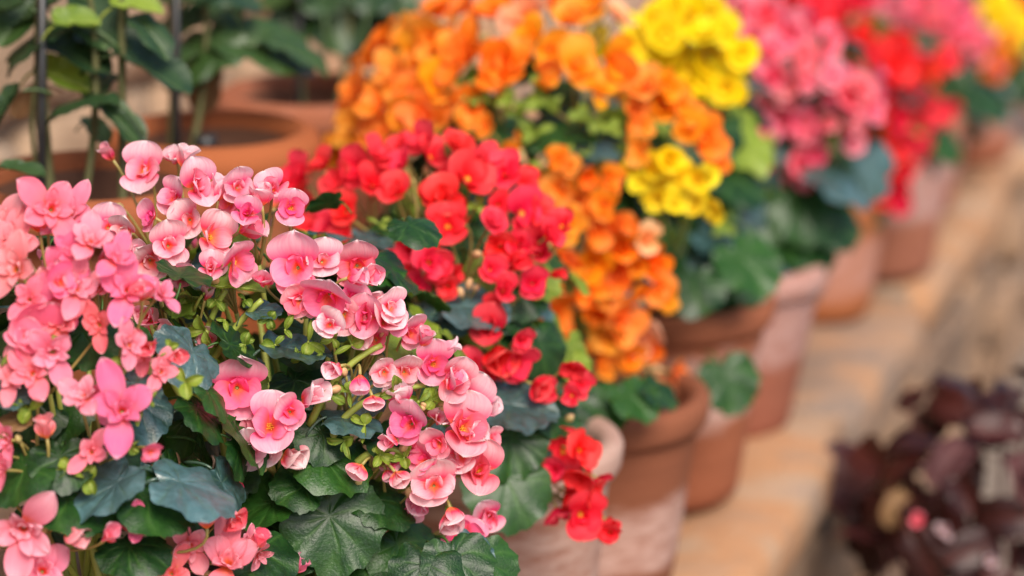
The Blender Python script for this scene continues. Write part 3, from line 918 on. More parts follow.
# 2. pale pink, the sharp one
fl = [F_(113, 160, 17, 'side', (-.5, .7, .4), 20), F_(146, 172, 22, 'single', (0, .4, 1), 0), F_(183, 168, 18, 'side', (.1, 1, .3), 0), F_(194, 188, 24, 'cup', (.3, .4, 1), 10), F_(176, 200, 22, 'single'),
      F_(168, 246, 27, 'cup', (-.1, .1, 1), 10), F_(208, 238, 24, 'single', (.5, .2, 1), -30), F_(237, 188, 19, 'single', (.1, .2, 1), 5), F_(218, 200, 20, 'side', (.3, .8, .4)), F_(272, 192, 19, 'cup', (.2, .5, .8)),
      F_(262, 205, 18, 'side', (-.2, .8, .5)), F_(240, 232, 22, 'side', (.8, .1, .5), 0), F_(232, 262, 20, 'single', (.5, -.3, .8)), F_(210, 270, 16, 'cup'), F_(290, 208, 15, 'single'),
      F_(298, 268, 32, 'cup', (-.25, .25, 1), 5), F_(330, 294, 26, 'cup', (.0, -.1, 1), -12), F_(322, 262, 24, 'single', (.3, .5, .7), 0), F_(348, 278, 20, 'side', (.7, .3, .5)), F_(300, 300, 20, 'cup', (-.2, -.3, 1)),
      F_(366, 318, 22, 'cup', (.0, .1, 1), 0), F_(352, 300, 20, 'single', (.3, .4, .8)), F_(388, 308, 20, 'single', (.4, .3, .8)), F_(376, 340, 18, 'rosette', (0, 0, 1)), F_(408, 334, 20, 'single', (.5, .3, .9), 10),
      F_(340, 366, 19, 'side', (-.3, -.2, .7), 150), F_(364, 330, 20, 'single', (-.2, .1, 1)), F_(360, 375, 15, 'side', (.2, -.8, .5)), F_(384, 372, 16, 'rosette', (-.1, .2, 1)), F_(372, 396, 12, 'side', (.3, -.7, .6)),
      F_(432, 364, 25, 'single', (.2, .1, 1), -10), F_(422, 346, 20, 'side', (.5, .6, .4)), F_(440, 350, 14, 'side', (1, .3, .3)), F_(447, 388, 20, 'side', (.5, .6, .5)), F_(412, 424, 25, 'cup', (-.2, -.1, 1), -8), F_(404, 404, 18, 'side', (-.3, .7, .5)),
      F_(460, 430, 28, 'single', (.25, .15, 1), -20), F_(436, 420, 17, 'side', (.3, .2, .8)), F_(484, 410, 17, 'side', (.8, .4, .4)), F_(466, 400, 22, 'single', (.5, .4, .7)), F_(440, 442, 20, 'cup', (-.2, -.2, 1)),
      F_(434, 486, 31, 'cup', (-.1, .1, 1), 4), F_(478, 472, 25, 'cup', (.15, 0, 1), -15), F_(426, 462, 22, 'single', (-.1, .4, .9)), F_(489, 516, 18, 'cup', (.3, -.2, 1), 20), F_(465, 536, 20, 'cup', (-.1, -.2, 1), 160), F_(450, 508, 20, 'side', (0, -.7, .7)),
      F_(462, 455, 18, 'single'), F_(448, 470, 16, 'cup'), F_(386, 470, 9, 'side', (.3, -.8, .5)), F_(362, 465, 14, 'side', (-.5, -.6, .6)), F_(395, 472, 14, 'side', (.6, -.5, .6)),
      F_(237, 388, 27, 'single', (-.05, .1, 1), 0), F_(252, 450, 24, 'cup', (-.1, -.05, 1), 10), F_(270, 428, 24, 'single', (.2, .4, .9), 0), F_(284, 455, 22, 'side', (.7, -.2, .7), 20), F_(303, 402, 23, 'side', (.6, .2, .6), 30), F_(290, 412, 18, 'cup', (.2, .2, 1)), F_(240, 479, 13, 'side', (-.3, -1, .3)),
      F_(150, 260, 20, 'single', (-.2, -.2, 1)), F_(190, 220, 18, 'cup'), F_(155, 218, 18, 'single'), F_(128, 232, 20, 'single'), F_(108, 228, 18, 'cup', (-.2, .5, .9)), F_(84, 228, 20, 'single'), F_(248, 215, 17, 'cup'), F_(210, 340, 13, 'single'), F_(150, 320, 20, 'side', (-.3, .2, 1)), F_(174, 332, 17, 'single'), F_(140, 352, 18, 'hood', (.1, .1, 1)), F_(160, 300, 17, 'side', (-.2, .6, .7)), F_(205, 300, 14, 'side', (.3, .7, .5)), F_(128, 318, 18, 'hood'), F_(185, 276, 17, 'hood', (.1, .2, 1)), F_(265, 285, 16, 'side', (.2, .6, .8)), F_(404, 372, 18, 'hood', (.2, .2, 1)), F_(330, 325, 17, 'hood', (0, 0, 1)), F_(470, 440, 20, 'side', (.4, .2, .9)), F_(488, 440, 16, 'hood', (.5, .2, .9)), F_(420, 500, 17, 'side', (-.2, -.5, .9)), F_(396, 440, 15, 'side', (-.4, .1, .9))]
lv = [(330, 522, 46, 'g', (.1, .35, 1), 275, .9), (268, 503, 38, 'g', (-.1, .75, .6), 200, .88), (325, 458, 40, 'g', (.1, .75, .55), 310, .86), (290, 348, 36, 'b', (.1, .93, .25), 10, .9), (347, 418, 32, 'b', (.1, .95, .3), 0, .88),
      (232, 285, 34, 'y', (-.1, .9, .5), 15, .98), (300, 485, 26, 'g', (.3, .6, .6), 200, .9), (400, 548, 40, 'g', (.3, .6, .7), 290, .86), (358, 560, 36, 'g', (0, .7, .6), 260, .85), 
      (455, 562, 34, 'g', (.2, .5, .8), 280, 2.41), (488, 566, 30, 'g', (.4, .5, .8), 300, 2.44), (425, 568, 34, 'g', (.1, .5, .8), 260, 2.40), (470, 548, 24, 'b', (.3, .8, .5), 320, 2.44), (378, 500, 34, 'g', (.2, .8, .5), 320, .82), (430, 555, 30, 'b', (.4, .8, .5), 320, .85), (285, 540, 36, 'g', (-.1, .6, .8), 250, .86), (205, 505, 34, 'g', (0, .7, .7), 250, .82), (390, 440, 30, 'g', (.2, .8, .5), 320, .82),
      (190, 300, 22, 'l', (0, .8, .6), 120, .93), (260, 310, 20, 'b', (0, .9, .4), 30, .9), (320, 435, 26, 'g', (.3, .5, .8), 250, .85)]
br = [(160, 293, 14), (215, 300, 14), (180, 310, 13), (225, 320, 12), (245, 345, 14), (170, 345, 13), (212, 365, 14), (330, 395, 13), (365, 425, 13), (395, 388, 13), (315, 360, 13), (275, 345, 13), (255, 275, 12), (345, 440, 12), (270, 318, 14), (308, 342, 15), (332, 338, 12), (285, 330, 15), (418, 402, 16), (442, 392, 12), (404, 458, 15), (380, 455, 14), (352, 345, 12), (205, 330, 12), (235, 352, 14), (198, 382, 14), (215, 410, 11), (300, 360, 10), (432, 400, 14), (350, 392, 12), (452, 508, 10), (190, 360, 12), (245, 300, 10), (428, 470, 12)]
begonia('pale pink begonia in sharp focus, with clear petals and lime green bracts', base_at(-1.06, -.27), (.25, .14, .10, clay['f']),
        Dome(at_y(300, 395, 2.60), (.225, .19, .285)), SP_PINK, fl, lv, 80, br, shoots=[[(200, 425), (178, 335), (172, 285)], [(195, 400), (206, 335), (226, 290)], [(190, 395), (230, 335), (262, 300)], [(200, 420), (172, 380), (152, 325)], [(330, 445), (360, 405), (425, 385)], [(310, 425), (340, 375), (382, 345)], [(205, 440), (198, 380), (207, 330)], [(215, 430), (240, 410), (262, 395)], [(350, 470), (378, 450), (408, 455)], [(60, 560), (72, 490), (88, 440)], [(230, 480), (222, 420), (236, 400)]], seed=5, fill=6, leaf_px=22, bud_n=44, lime=.32, dense=26)

# 3. coral red
fl = [(303, 182, 17), (324, 170, 16), (342, 186, 17), (362, 172, 19), (378, 163, 20), (372, 186, 18), (396, 196, 15), (404, 168, 15), (400, 150, 12), (426, 147, 17), (455, 152, 15), (466, 181, 21), (474, 166, 15), (506, 178, 20), (522, 188, 15), (490, 163, 14),
      (346, 212, 17), (318, 214, 18), (330, 232, 17), (300, 205, 15), (312, 232, 14), (345, 240, 14), (285, 190, 12), (444, 202, 19), (462, 222, 18), (448, 228, 16), (490, 226, 15), (520, 214, 17), (536, 216, 14), (562, 228, 13), (412, 250, 15), (428, 262, 16), (442, 270, 16), (416, 286, 14), (448, 286, 12), (394, 270, 14), (430, 245, 13), (415, 270, 12),
      (500, 246, 17), (512, 264, 17), (490, 270, 15), (540, 256, 14), (532, 284, 16), (502, 292, 14), (520, 245, 14), (545, 238, 13), (550, 275, 12), (498, 205, 13), (490, 352, 22), (474, 368, 17), (512, 362, 19), (532, 384, 16), (494, 330, 15), (545, 392, 11), (574, 366, 12), (580, 384, 12), (572, 396, 10), (520, 340, 14), (500, 378, 14), (487, 446, 13),
      (544, 440, 14), (562, 452, 16), (578, 450, 14), (556, 470, 14), (582, 474, 15), (590, 490, 13), (566, 494, 15), (556, 508, 13), (580, 514, 17), (606, 520, 12), (610, 532, 11), (598, 478, 11), (536, 458, 11), (570, 480, 13)]
fl2 = []
for q in fl:
    o = {}
    if q[1] > 435 and q[0] > 520: o = {'Y': 2.665 + .0006 * (620 - q[0]) * .5}
    elif q[1] > 325: o = {'Y': 2.69}
    fl2.append((q[0], q[1], q[2] * 1.16, o))
lv = [(468, 306, 38, 'b', (.1, .88, .5), 20, .93), (502, 398, 40, 'b', (.1, .92, .42), 350, .92), (512, 440, 36, 'g', (.3, .5, .9), 270, 2.67), (505, 485, 40, 'g', (.2, .4, .9), 265, 2.65), (550, 412, 30, 'g', (.3, .7, .6), 330, 2.7), (515, 405, 38, 'b', (.1, .85, .5), 340, 2.68), (370, 240, 24, 'b', (.1, .95, .3), 20, .95), (380, 262, 28, 'g', (0, .6, .8), 220, .88),
      (450, 320, 34, 'b', (.1, .85, .5), 190, .9), (540, 420, 32, 'g', (.3, .6, .8), 290, .85), (480, 560, 36, 'g', (.1, .7, .7), 350, .95), (440, 310, 24, 'b', (-.2, .85, .5), 200, .9), (395, 235, 26, 'g', (0, .7, .7), 240, .85), (500, 490, 36, 'g', (.3, .5, .8), 280, .9)]
begonia('coral red begonia with one spray trailing over its whitened clay pot', base_at(-.685, -.185), (.268, .136, .10, clay['a']),
        Dome(at_y(455, 325, 2.88), (.185, .17, .20)), SP_RED, fl2, lv, 70, [(478, 205, 10), (380, 225, 10), (420, 235, 9), (330, 205, 9)], seed=7, fill=8, leaf_px=21, bud_n=24, lime=.38, dense=18)

# 4. orange
fl = [(540, 214, 18), (556, 198, 18), (578, 200, 18), (592, 226, 19), (604, 206, 15), (574, 262, 20), (596, 262, 18), (560, 246, 16), (530, 292, 21), (546, 312, 22), (556, 338, 20), (528, 322, 16), (582, 290, 17), (602, 290, 17), (622, 250, 15), (636, 264, 17), (656, 290, 15), (642, 296, 15), (616, 318, 20), (642, 328, 19, {'alt': 1}), (596, 356, 18), (628, 358, 19), (652, 346, 15), (580, 346, 15), (630, 386, 14), (657, 376, 16, {'alt': 1}), (608, 336, 16), (612, 230, 16), (650, 262, 13), (665, 300, 12), (566, 225, 15), (672, 372, 11), (620, 275, 15), (600, 310, 15), (645, 240, 14, {'alt': 1}), (545, 275, 15),
      (364, 92, 22), (386, 46, 20), (406, 42, 18), (374, 64, 17), (420, 62, 18), (400, 78, 21), (432, 74, 18), (470, 60, 24), (500, 70, 21), (530, 40, 21), (548, 52, 18), (576, 72, 28), (552, 76, 19), (610, 62, 20), (622, 80, 20), (646, 92, 20), (662, 106, 18), (682, 112, 17), (664, 88, 18), (640, 126, 11), (702, 140, 17), (716, 160, 14), (690, 132, 15),
      (440, 18, 22), (470, 10, 21), (492, 18, 20), (520, 4, 21), (552, 6, 20), (530, 22, 19, {'alt': 1}), (572, 24, 19), (592, 10, 20), (616, 20, 19, {'alt': 1}), (602, -4, 20), (450, 40, 17), (448, 106, 20), (404, 112, 20), (424, 120, 18), (392, 132, 18), (356, 132, 18), (342, 146, 16), (380, 108, 17), (522, 140, 10), (558, 160, 11), (568, 168, 11), (366, 150, 16), (345, 160, 15), (460, 125, 13), (436, 38, 18), (428, 100, 18), (440, 84, 18), (412, 96, 18), (452, 58, 17), (360, 116, 17), (372, 132, 16), (472, 104, 15), (500, 96, 15), (512, 70, 19), (538, 84, 16), (598, 96, 16), (632, 112, 15), (486, 128, 10), (508, 152, 11), (585, 176, 13), (606, 180, 12), (540, 182, 14), (560, 190, 14), (640, 150, 11), (436, 124, 15), (352, 112, 16)]
lv = [(600, 402, 28, 'g', (.2, .6, .7), 270, 2.98), (566, 405, 28, 'g', (.1, .6, .7), 260, 2.97), (632, 398, 26, 'g', (.2, .7, .6), 300, 2.97), (655, 392, 22, 'g', (.3, .8, .5), 320, 2.99), (592, 150, 24, 'b', (.1, .9, .4), 40, .85), (590, 395, 30, 'g', (.2, .7, .6), 270, .95), (560, 385, 30, 'g', (.1, .7, .6), 270, .95), (630, 300, 18, 'b', (.3, .8, .5), 270, .95), (500, 130, 40, 'g', (0, .7, .6), 60, .8), (560, 130, 40, 'g', (0, .7, .6), 100, .8), (650, 400, 26, 'g', (.3, .7, .6), 290, .95)]
br = [(455, 88, 16), (480, 90, 14), (540, 98, 18), (552, 108, 16), (470, 100, 14), (425, 92, 13), (510, 105, 14), (580, 118, 14), (438, 135, 14), (560, 152, 13), (590, 155, 12), (600, 120, 14), (520, 118, 15), (535, 135, 14), (610, 130, 12), (545, 170, 12)]
fl = [(q[0], q[1], min(q[2], 24) * 1.16) + tuple(q[3:]) for q in fl]
begonia('big bright orange begonia behind the coral red one', base_at(-.39, -.172), (.235, .146, .106, clay['b']),
        Dome(at_y(540, 210, 3.28), (.235, .19, .255)), SP_ORG, fl, lv, 85, br, seed=9, fill=3, dense=20, leaf_px=20, bud_n=34, alt=SP_PEACH, lime=.55)

# 5. yellow
fl = [(608, 42, 17), (630, 48, 16), (652, 22, 18), (664, 36, 20), (690, 20, 20), (718, 34, 18), (674, 56, 21), (702, 62, 22), (726, 70, 17), (726, 88, 18), (696, 82, 18), (740, 54, 14), (705, 40, 19), (735, 88, 13), (680, 70, 18), (648, 56, 16), (650, 166, 16), (680, 176, 17), (656, 196, 15), (686, 192, 18), (716, 206, 15), (668, 160, 13), (700, 178, 13), (640, 182, 11), (672, 202, 14), (696, 205, 13), (725, 25, 14)]
fl = [(a, b, c * 1.05, {'Y': 3.12} if b > 150 else {'Y': 3.42}) for a, b, c in fl]
lv = [(722, 240, 36, 'b', (.2, .9, .45), 330, .95), (726, 380, 30, 'g', (.25, .3, .9), 285, 3.26), (745, 262, 34, 'g', (.2, .6, .7), 300, 3.32), (690, 285, 30, 'g', (.0, .6, .7), 260, 3.28), (690, 250, 28, 'b', (0, .8, .5), 250, .92), (740, 270, 32, 'g', (.2, .6, .7), 270, .92), (700, 290, 34, 'g', (0, .5, .8), 260, .9), (690, 340, 34, 'g', (0, .5, .8), 260, 1.0), (660, 240, 30, 'g', (0, .7, .7), 250, .9), (700, 130, 36, 'g', (.1, .7, .7), 270, .85), (735, 180, 30, 'g', (.3, .7, .6), 290, .9)]
begonia('yellow begonia between the orange one and the rosy pink one', base_at(-.05, -.172), (.268, .148, .105, clay['c']),
        Dome(at_y(682, 155, 3.52), (.14, .15, .235)), SP_YEL, fl, lv, 60, [(590, 45, 16), (625, 60, 14), (722, 222, 12), (700, 110, 12), (660, 130, 12)], seed=11, fill=6, dense=16, leaf_px=21, bud_n=14, leafmix=.25, lime=.2)

# 6. rosy pink
fl = [(660, 6, 18), (690, 4, 18), (718, 8, 18), (742, 14, 17), (766, 20, 18), (788, 34, 19), (770, 52, 18), (800, 58, 19), (822, 48, 17), (778, 76, 18), (802, 82, 18), (830, 76, 17), (810, 24, 17), (752, 40, 16), (756, 66, 16), (846, 96, 17), (838, 88, 16), (868, 104, 16), (858, 90, 15), (782, 122, 17), (802, 118, 17), (822, 124, 17), (842, 130, 15), (764, 130, 16), (744, 112, 16), (724, 106, 15), (740, 130, 15), (756, 164, 15), (742, 152, 14), (720, 125, 13), (800, 164, 15), (804, 180, 13), (815, 152, 14), (768, 108, 15), (736, 86, 14), (856, 116, 14), (790, 98, 16), (770, 165, 12)]
fl = [(a, b, c * 1.0, {'Y': 3.74}) if b > 95 else (a, b, c) for a, b, c in fl]
lv = [(834, 178, 36, 'b', (.3, .9, .35), 320, 1.0), (790, 266, 34, 'b', (.2, .7, .6), 300, 1.05), (800, 240, 34, 'g', (.2, .7, .6), 290, .98), (760, 210, 34, 'g', (0, .6, .8), 260, .95), (800, 208, 32, 'g', (.2, .5, .8), 270, .95), (770, 245, 34, 'b', (.1, .8, .5), 280, 1.0), (830, 220, 30, 'g', (.3, .6, .7), 290, .95), (735, 230, 30, 'g', (0, .6, .7), 260, .95)]
begonia('rosy pink begonia mass beside the yellow one', base_at(.25, -.165), (.24, .15, .10, clay['d']),
        Dome(at_y(780, 120, 3.88), (.18, .17, .225)), SP_ROSE, fl, lv, 60, [(745, 95, 12), (772, 145, 11)], seed=13, fill=6, dense=34, leaf_px=21, bud_n=6, leafmix=.2)

# 7. scarlet
fl = [(800, 4, 18), (822, 8, 18), (842, 20, 17), (858, 6, 17), (852, 60, 17), (872, 58, 18), (890, 66, 18), (910, 70, 17), (926, 76, 15), (866, 78, 17), (884, 84, 16), (856, 122, 16), (906, 106, 16), (922, 108, 15), (902, 142, 16), (888, 150, 16), (880, 136, 16), (870, 178, 15), (892, 190, 15), (902, 166, 15), (916, 130, 14), (852, 138, 14), (896, 122, 15), (872, 160, 15), (938, 110, 14), (875, 108, 14), (900, 200, 11), (862, 40, 15), (835, 50, 14)]
fl = [(a, b, c * 1.05) for a, b, c in fl]
begonia('scarlet red begonia hanging low over its bright clay pot, beyond the rosy pink one', base_at(.87, -.165), (.26, .135, .095, clay['e']),
        Dome(at_y(868, 105, 4.42), (.135, .15, .20)), SP_CRIM, fl, [(860, 200, 26, 'g', (.2, .6, .7), 280), (940, 140, 24, 'g', (.4, .6, .6), 290), (910, 92, 24, 'b', (.2, .8, .5), 300)], 40, [], seed=15, fill=6, dense=26, leaf_px=27, bud_n=5)

# 8. soft pink, far
fl = [(880, 4, 16), (900, 10, 16), (918, 2, 16), (922, 20, 16), (942, 26, 16), (960, 32, 15), (932, 38, 15), (950, 46, 15), (970, 42, 14), (940, 6, 15), (962, 14, 15), (905, 28, 14), (976, 58, 11), (946, 112, 13), (934, 120, 11), (912, 42, 13), (952, 60, 13)]
begonia('small soft pink begonia far along the ledge, left of the yellow and orange one', base_at(1.17, -.12), (.26, .14, .10, clay['f']),
        Dome(at_y(930, 60, 4.85), (.115, .14, .185)), SP_ROSE, fl, [(960, 90, 28, 'g', (.3, .6, .7), 300), (985, 96, 26, 'g', (.4, .6, .6), 310), (925, 150, 26, 'b', (.3, .8, .5), 300), (895, 25, 22, 'g', (0, .6, .8), 270)], 40, [], seed=17, fill=6, leaf_px=26, bud_n=4)

# 9. yellow and orange, far
fl = [(964, 2, 15), (980, 8, 15), (998, 4, 15), (988, 22, 15), (1004, 18, 14), (972, 22, 13), (962, 50, 13, {'alt': 1}), (984, 54, 13, {'alt': 1}), (998, 60, 13, {'alt': 1}), (974, 46, 12, {'alt': 1}), (992, 44, 12, {'alt': 1}), (1008, 36, 12)]
fl = [(q[0], q[1] + 4, q[2] * 1.15, {'alt': 1, 'Y': 5.08}) if len(q) > 3 else q for q in fl]
ORGF = [(k, w, m) for k, w, m in SP_ORG]
begonia('yellow begonia with orange blooms below, far along the ledge', base_at(1.62, -.16), (.25, .14, .10, clay['g']),
        Dome(at_y(985, 45, 5.22), (.085, .12, .17)), SP_YEL, fl, [(965, 92, 24, 'g', (.3, .6, .7), 290), (980, 80, 24, 'g', (.3, .7, .6), 300), (990, 108, 24, 'b', (.3, .8, .5), 290), (960, 120, 22, 'g', (.2, .6, .7), 280)], 40, [], seed=19, fill=6, leaf_px=25, bud_n=4, alt=ORGF)

# 10. red, at the right edge of the view
fl = [(1016, 4, 14), (1024, 10, 14), (1032, 2, 14), (1040, 16, 14), (1030, 22, 13), (1048, 30, 13), (1044, 4, 14), (1060, 20, 13), (1022, -8, 14), (1052, -6, 13)]
begonia('red begonia at the right edge, farthest along the ledge', base_at(2.1, -.12), (.25, .14, .10, clay['g']),
        Dome(at_y(1050, 20, 5.66), (.13, .14, .16)), SP_CRIM, fl, [(1012, 40, 22, 'b', (.2, .8, .5), 270), (1020, 52, 22, 'g', (.2, .6, .7), 280)], 36, [], seed=21, fill=6, leaf_px=24, bud_n=3)

# ------------------------------------------------------------------ back row: big clay pots with climbing plants
def big_pot(root, base, h, r, mat, seed):
    T = Matrix.Translation(base)
    bm = bmesh.new()
    zr = h - .055
    rb = r - .028
    lathe(bm, [(.03, 0), (r * .62, 0), (r * .64, .01)] + [(r * .64 + (rb - r * .64) * t ** .85, zr * t) for t in (.15, .3, .45, .6, .75, .9, .98)] + [(rb, zr + .002), (rb - .02, zr + .002)], 72, .012, seed)
    body = put('pot', mesh_of('pot', bm, mat), root, T)
    bm = bmesh.new()
    lathe(bm, [(rb - .012, zr - .002), (r - .016, zr + .002), (r - .003, zr + .010), (r + .004, zr + .024), (r + .004, h - .018), (r - .003, h - .006), (r - .014, h), (r - .022, h - .002), (r - .030, h - .012), (r - .032, h - .018)], 72, .008, seed)
    put('rim', mesh_of('pot_rim', bm, mat), body, T)
    bm = bmesh.new()
    lathe(bm, [(r - .032, h - .0181), (r - .035, h - .08), (r - .05, h - .11)], 72, .008, seed)
    put('inner_wall', mesh_of('pot_inside', bm, M_clay_shade), body, T)  # interior shade is put into this wall's colour
    bm = bmesh.new()
    rs = lathe(bm, [(r - .034, h - .062), (.06, h - .052), (.02, h - .05)], 48); bm.faces.new(rs[-1])
    for v in bm.verts: v.co.z += .01 * noise.noise(v.co * 24)
    bmesh.ops.recalc_face_normals(bm, faces=bm.faces)
    put('soil', mesh_of('soil', bm, M_soil), root, T)

def climber(label, px, py, Y, r, h, mat, stems, stakes, leaves, seed, dripper=None):
    """px, py, Y = middle of the pot's mouth"""
    g = random.Random(seed)
    top = at_y(px, py, Y)
    base = Vector((top.x, top.y, STEP + .003))
    h = top.z - base.z
    mouth = top.z
    root = empty('potted_climber', base)
    tag(root, label, 'potted plant', 'big clay pots of climbing plants by the wall')
    big_pot(root, base, h, r, mat, seed)
    for (x0, y0, x1, y1, bend, rad) in stems:
        a = at_y(x0, y0, Y); b = at_y(x1, y1, Y)
        a.z = mouth - .07
        up = b + (b - a).normalized() * .0
        rad *= .8
        bm = bmesh.new()
        tube(bm, bez(a, (a + b) / 2 + Vector((bend, .02, 0)), up, 10), [rad * (1 - .04 * k) for k in range(11)], 8)
        put('stem', mesh_of('stem', bm, M_bark), root)
    for (x0, y0, x1, y1) in stakes:
        a = at_y(x0, y0, Y - .02); b = at_y(x1, y1, Y - .02)
        a.z = mouth - .09
        bm = bmesh.new(); tube(bm, [a, (a + b) / 2, b], 0.0048, 8)
        put('stake', mesh_of('stake', bm, M_black), root)
    for spec in leaves:
        lx, ly, rp, kd, nn, tip, dY = spec
        p = at_y(lx, ly, Y + dY)
        L = rp * 2.35 * depth(p) / F
        n = RGT * nn[0] + UPV * nn[1] - FWD * nn[2]
        t = RGT * math.cos(R(tip)) + UPV * math.sin(R(tip))
        M = Matrix.Translation(p) @ frame(n, t) @ Matrix.Scale(L, 4) @ Matrix.Translation((0, -.42, 0))
        lib = {'c': CLIMB, 'l': LIME[3:], 't': TAN}[kd]
        put('leaf', lib[(lx + ly) % len(lib)], root, M)
    if dripper:
        p = at_y(dripper[0], dripper[1], Y); p.z = mouth - .055
        bm = bmesh.new()
        tube(bm, [p, p + Vector((0, 0, .03)), p + Vector((0, 0, .032)), p + Vector((0, 0, .046))], [.009, .009, .014, .013], 12)
        d = put('dripper', mesh_of('dripper', bm, M_black), root)
        bm = bmesh.new()
        tube(bm, [p + Vector((0, 0, .002)), p + Vector((0, 0, .010))], [.019, .016], 12)
        put('base', mesh_of('dripper_base', bm, M_teal), d)

c1 = pot_mat('clay_big_near', (.36, .11, .042), (.28, .085, .035), (.50, .27, .20), .15, .3, .7, 6.1, 0, .3)
c2 = pot_mat('clay_big_middle', (.42, .125, .042), (.33, .095, .036), (.50, .27, .20), .15, .3, .6, 8.3, 0, .3)
c3 = pot_mat('clay_big_far', (.36, .11, .045), (.28, .085, .04), (.50, .28, .22), .15, .3, .8, 1.9, 0, .3)
climber('big clay pot nearest the left edge with a climber on a black stake', 92, 174, 2.9, .136, .3, c1,
        [(52, 190, 44, -60, -.02, .011), (74, 195, 84, -40, .03, .006), (60, 190, 40, 60, -.04, .004), (120, 175, 120, -40, .0, .007)], [(38, 182, 42, -60)],
        [(42, 38, 40, 'c', (-.3, .85, .4), 200, 0), (70, 52, 38, 'c', (.2, .8, .5), 330, .02), (85, 103, 34, 'c', (0, .95, .3), 180, -.03), (120, 122, 28, 'c', (.5, .7, .5), 310, -.03), (5, 108, 26, 'c', (-.5, .6, .4), 250, -.05), (150, 68, 40, 'c', (.3, .85, .4), 320, .0),
         (18, 20, 30, 'c', (0, .7, .7), 250, .02), (95, 10, 38, 'c', (.1, .7, .7), 280, .03), (60, 75, 26, 'l', (0, .7, .7), 340, .02), (110, 40, 34, 'c', (0, .8, .6), 350, .04), (75, 20, 22, 'l', (0, .7, .7), 30, -.02), (20, 170, 22, 'c', (0, .9, .3), 330, -.14), (150, 30, 26, 'c', (.3, .7, .5), 300, 0), (40, 5, 34, 'c', (-.2, .7, .6), 200, .03), (5, 8, 26, 'c', (-.2, .8, .6), 160, .0), (135, 5, 24, 'l', (0, .8, .6), 20, 0), (30, 95, 20, 't', (0, .6, .8), 220, .03), (100, 80, 20, 'c', (.1, .8, .5), 250, .05), (95, 130, 18, 'c', (.2, .8, .4), 280, .04)], 31)
climber('big orange clay pot in the middle, with a black dripper peg on its soil', 212, 128, 3.2, .122, .3, c2,
        [(168, 130, 166, -60, .01, .008), (180, 125, 200, -50, .03, .006)], [(174, 128, 176, -60)],
        [(205, 50, 42, 'c', (-.1, .6, .8), 190, 0), (258, 42, 50, 'c', (.1, .75, .7), 0, .02), (200, 66, 34, 'c', (0, .6, .8), 230, .05), (215, 15, 30, 'c', (0, .7, .7), 150, .06), (185, 25, 26, 'c', (-.2, .7, .7), 200, .02), (205, 82, 22, 't', (0, .4, .9), 260, .06), (292, 48, 34, 'c', (.2, .9, .4), 350, .01), (190, -5, 30, 'c', (0, .7, .7), 160, 0), (225, -10, 30, 'c', (0, .7, .7), 20, 0), (180, 62, 24, 'c', (-.2, .8, .5), 240, 0)], 33, (205, 118))
climber('big clay pot farthest back, with dark leaves rising behind the orange blooms', 315, 88, 3.6, .128, .3, c3,
        [(300, 90, 296, -60, 0, .008), (330, 85, 350, -60, .02, .007)], [(297, 90, 300, -60)],
        [(300, 18, 36, 'c', (-.2, .5, .8), 250, 0), (330, 12, 40, 'c', (.2, .5, .8), 280, .02), (365, 10, 38, 'c', (.1, .5, .8), 270, .04), (395, 8, 36, 'c', (.1, .5, .8), 280, .04), (345, 40, 28, 'c', (.2, .6, .7), 300, .05), (318, -10, 34, 'c', (0, .6, .8), 100, 0), (375, -12, 34, 'c', (0, .6, .8), 80, .02), (410, 22, 28, 'c', (.2, .7, .6), 330, .02), (290, -5, 30, 'c', (-.2, .6, .7), 170, 0)], 35)

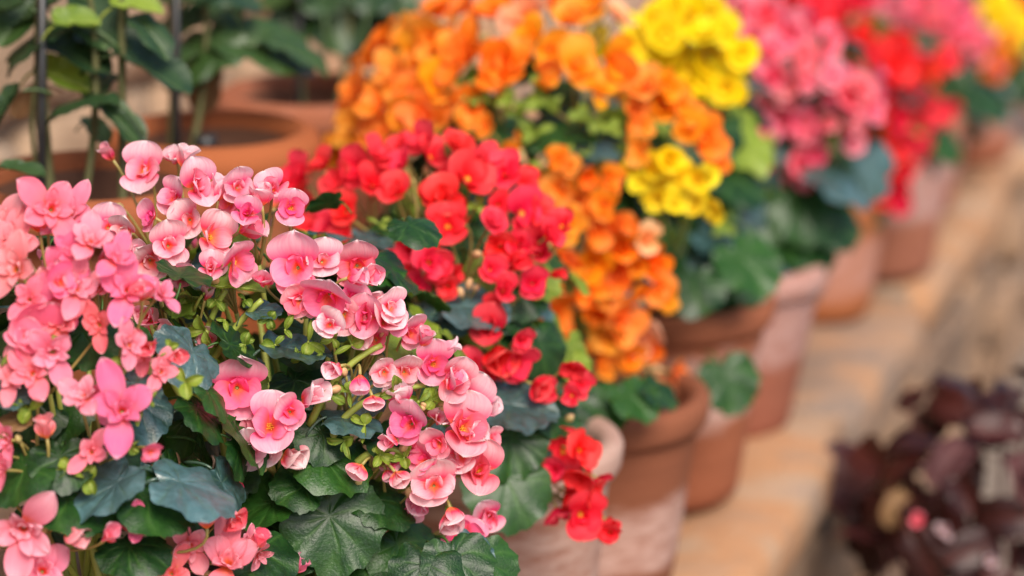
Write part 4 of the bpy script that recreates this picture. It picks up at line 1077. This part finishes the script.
# ------------------------------------------------------------------ dark purple plant at the foot of the ledge
def purple_plant():
    g = random.Random(41)
    c = at_y(995, 522, 3.6)
    r = Vector((.19, .20, .185))
    d = Dome(c, r)
    base = Vector((c.x, c.y, GZ + .002))
    root = empty('purple_leaf_plant', base)
    tag(root, 'bushy plant with glossy dark purple leaves at the foot of the ledge', 'plant')
    tips = []
    for k in range(98):
        u = .98 - 1.6 * (k + .5) / 98; a = k * 2.39996 + g.uniform(-.35, .35)
        v = Vector((math.cos(a) * math.sqrt(1 - u * u), math.sin(a) * math.sqrt(1 - u * u), u))
        p = c + Vector([v[j] * r[j] for j in range(3)]) * g.uniform(.72, 1.12)
        n = (v * .7 + Vector((g.uniform(-1, 1), g.uniform(-1, .5), g.uniform(-.1, .9)))).normalized()
        t = v + Vector((g.uniform(-.7, .7), g.uniform(-.7, .7), -.3))
        L = g.uniform(.055, .090)
        M = Matrix.Translation(p) @ frame(n, t) @ Matrix.Scale(L, 4) @ Matrix.Translation((0, -.35, 0))
        put('leaf', g.choice(PURP), root, M)
        if k % 8 == 0: tips.append(p)
    for (px, py, rp, tip) in ((896, 505, 20, 250),):
        p = d.hit(px, py, 1.0)
        L = rp * 2 * depth(p) / F
        M = Matrix.Translation(p) @ frame(RGT * .1 + UPV * .4 - FWD, RGT * math.cos(R(tip)) + UPV * math.sin(R(tip))) @ Matrix.Scale(L, 4) @ Matrix.Translation((0, -.42, 0))
        put('leaf', TAN[0], root, M, 'dry tan leaf')
    lib = kinds(M_lilac, [('double', 1), ('hood', 1)], 2)
    libr = SP_ROSE
    for (px, py, rp, w) in ((918, 520, 8, 1), (945, 530, 9, 0), (990, 560, 8, 0)):
        p = d.hit(px, py, 1.03)
        M = Matrix.Translation(p) @ frame(d.normal(p) - FWD, Vector((0, 0, 1)), g.uniform(-1, 1)) @ Matrix.Scale(rp * depth(p) / F, 4)
        fl = put('flower', pick(libr if w else lib, g), root, M)
        put('stamens', ME_stam, fl, M)
        tips.append(p)
    for p in tips:
        bm = bmesh.new()
        tube(bm, bez(base + Vector((g.uniform(-.05, .05), g.uniform(-.05, .05), 0)), Vector((base.x, base.y, p.z - .15)), p, 9), [.006 - .0004 * k for k in range(10)], 7)
        put('stem', mesh_of('stem', bm, M_dstem), root)
purple_plant()
bpy.context.view_layer.update()
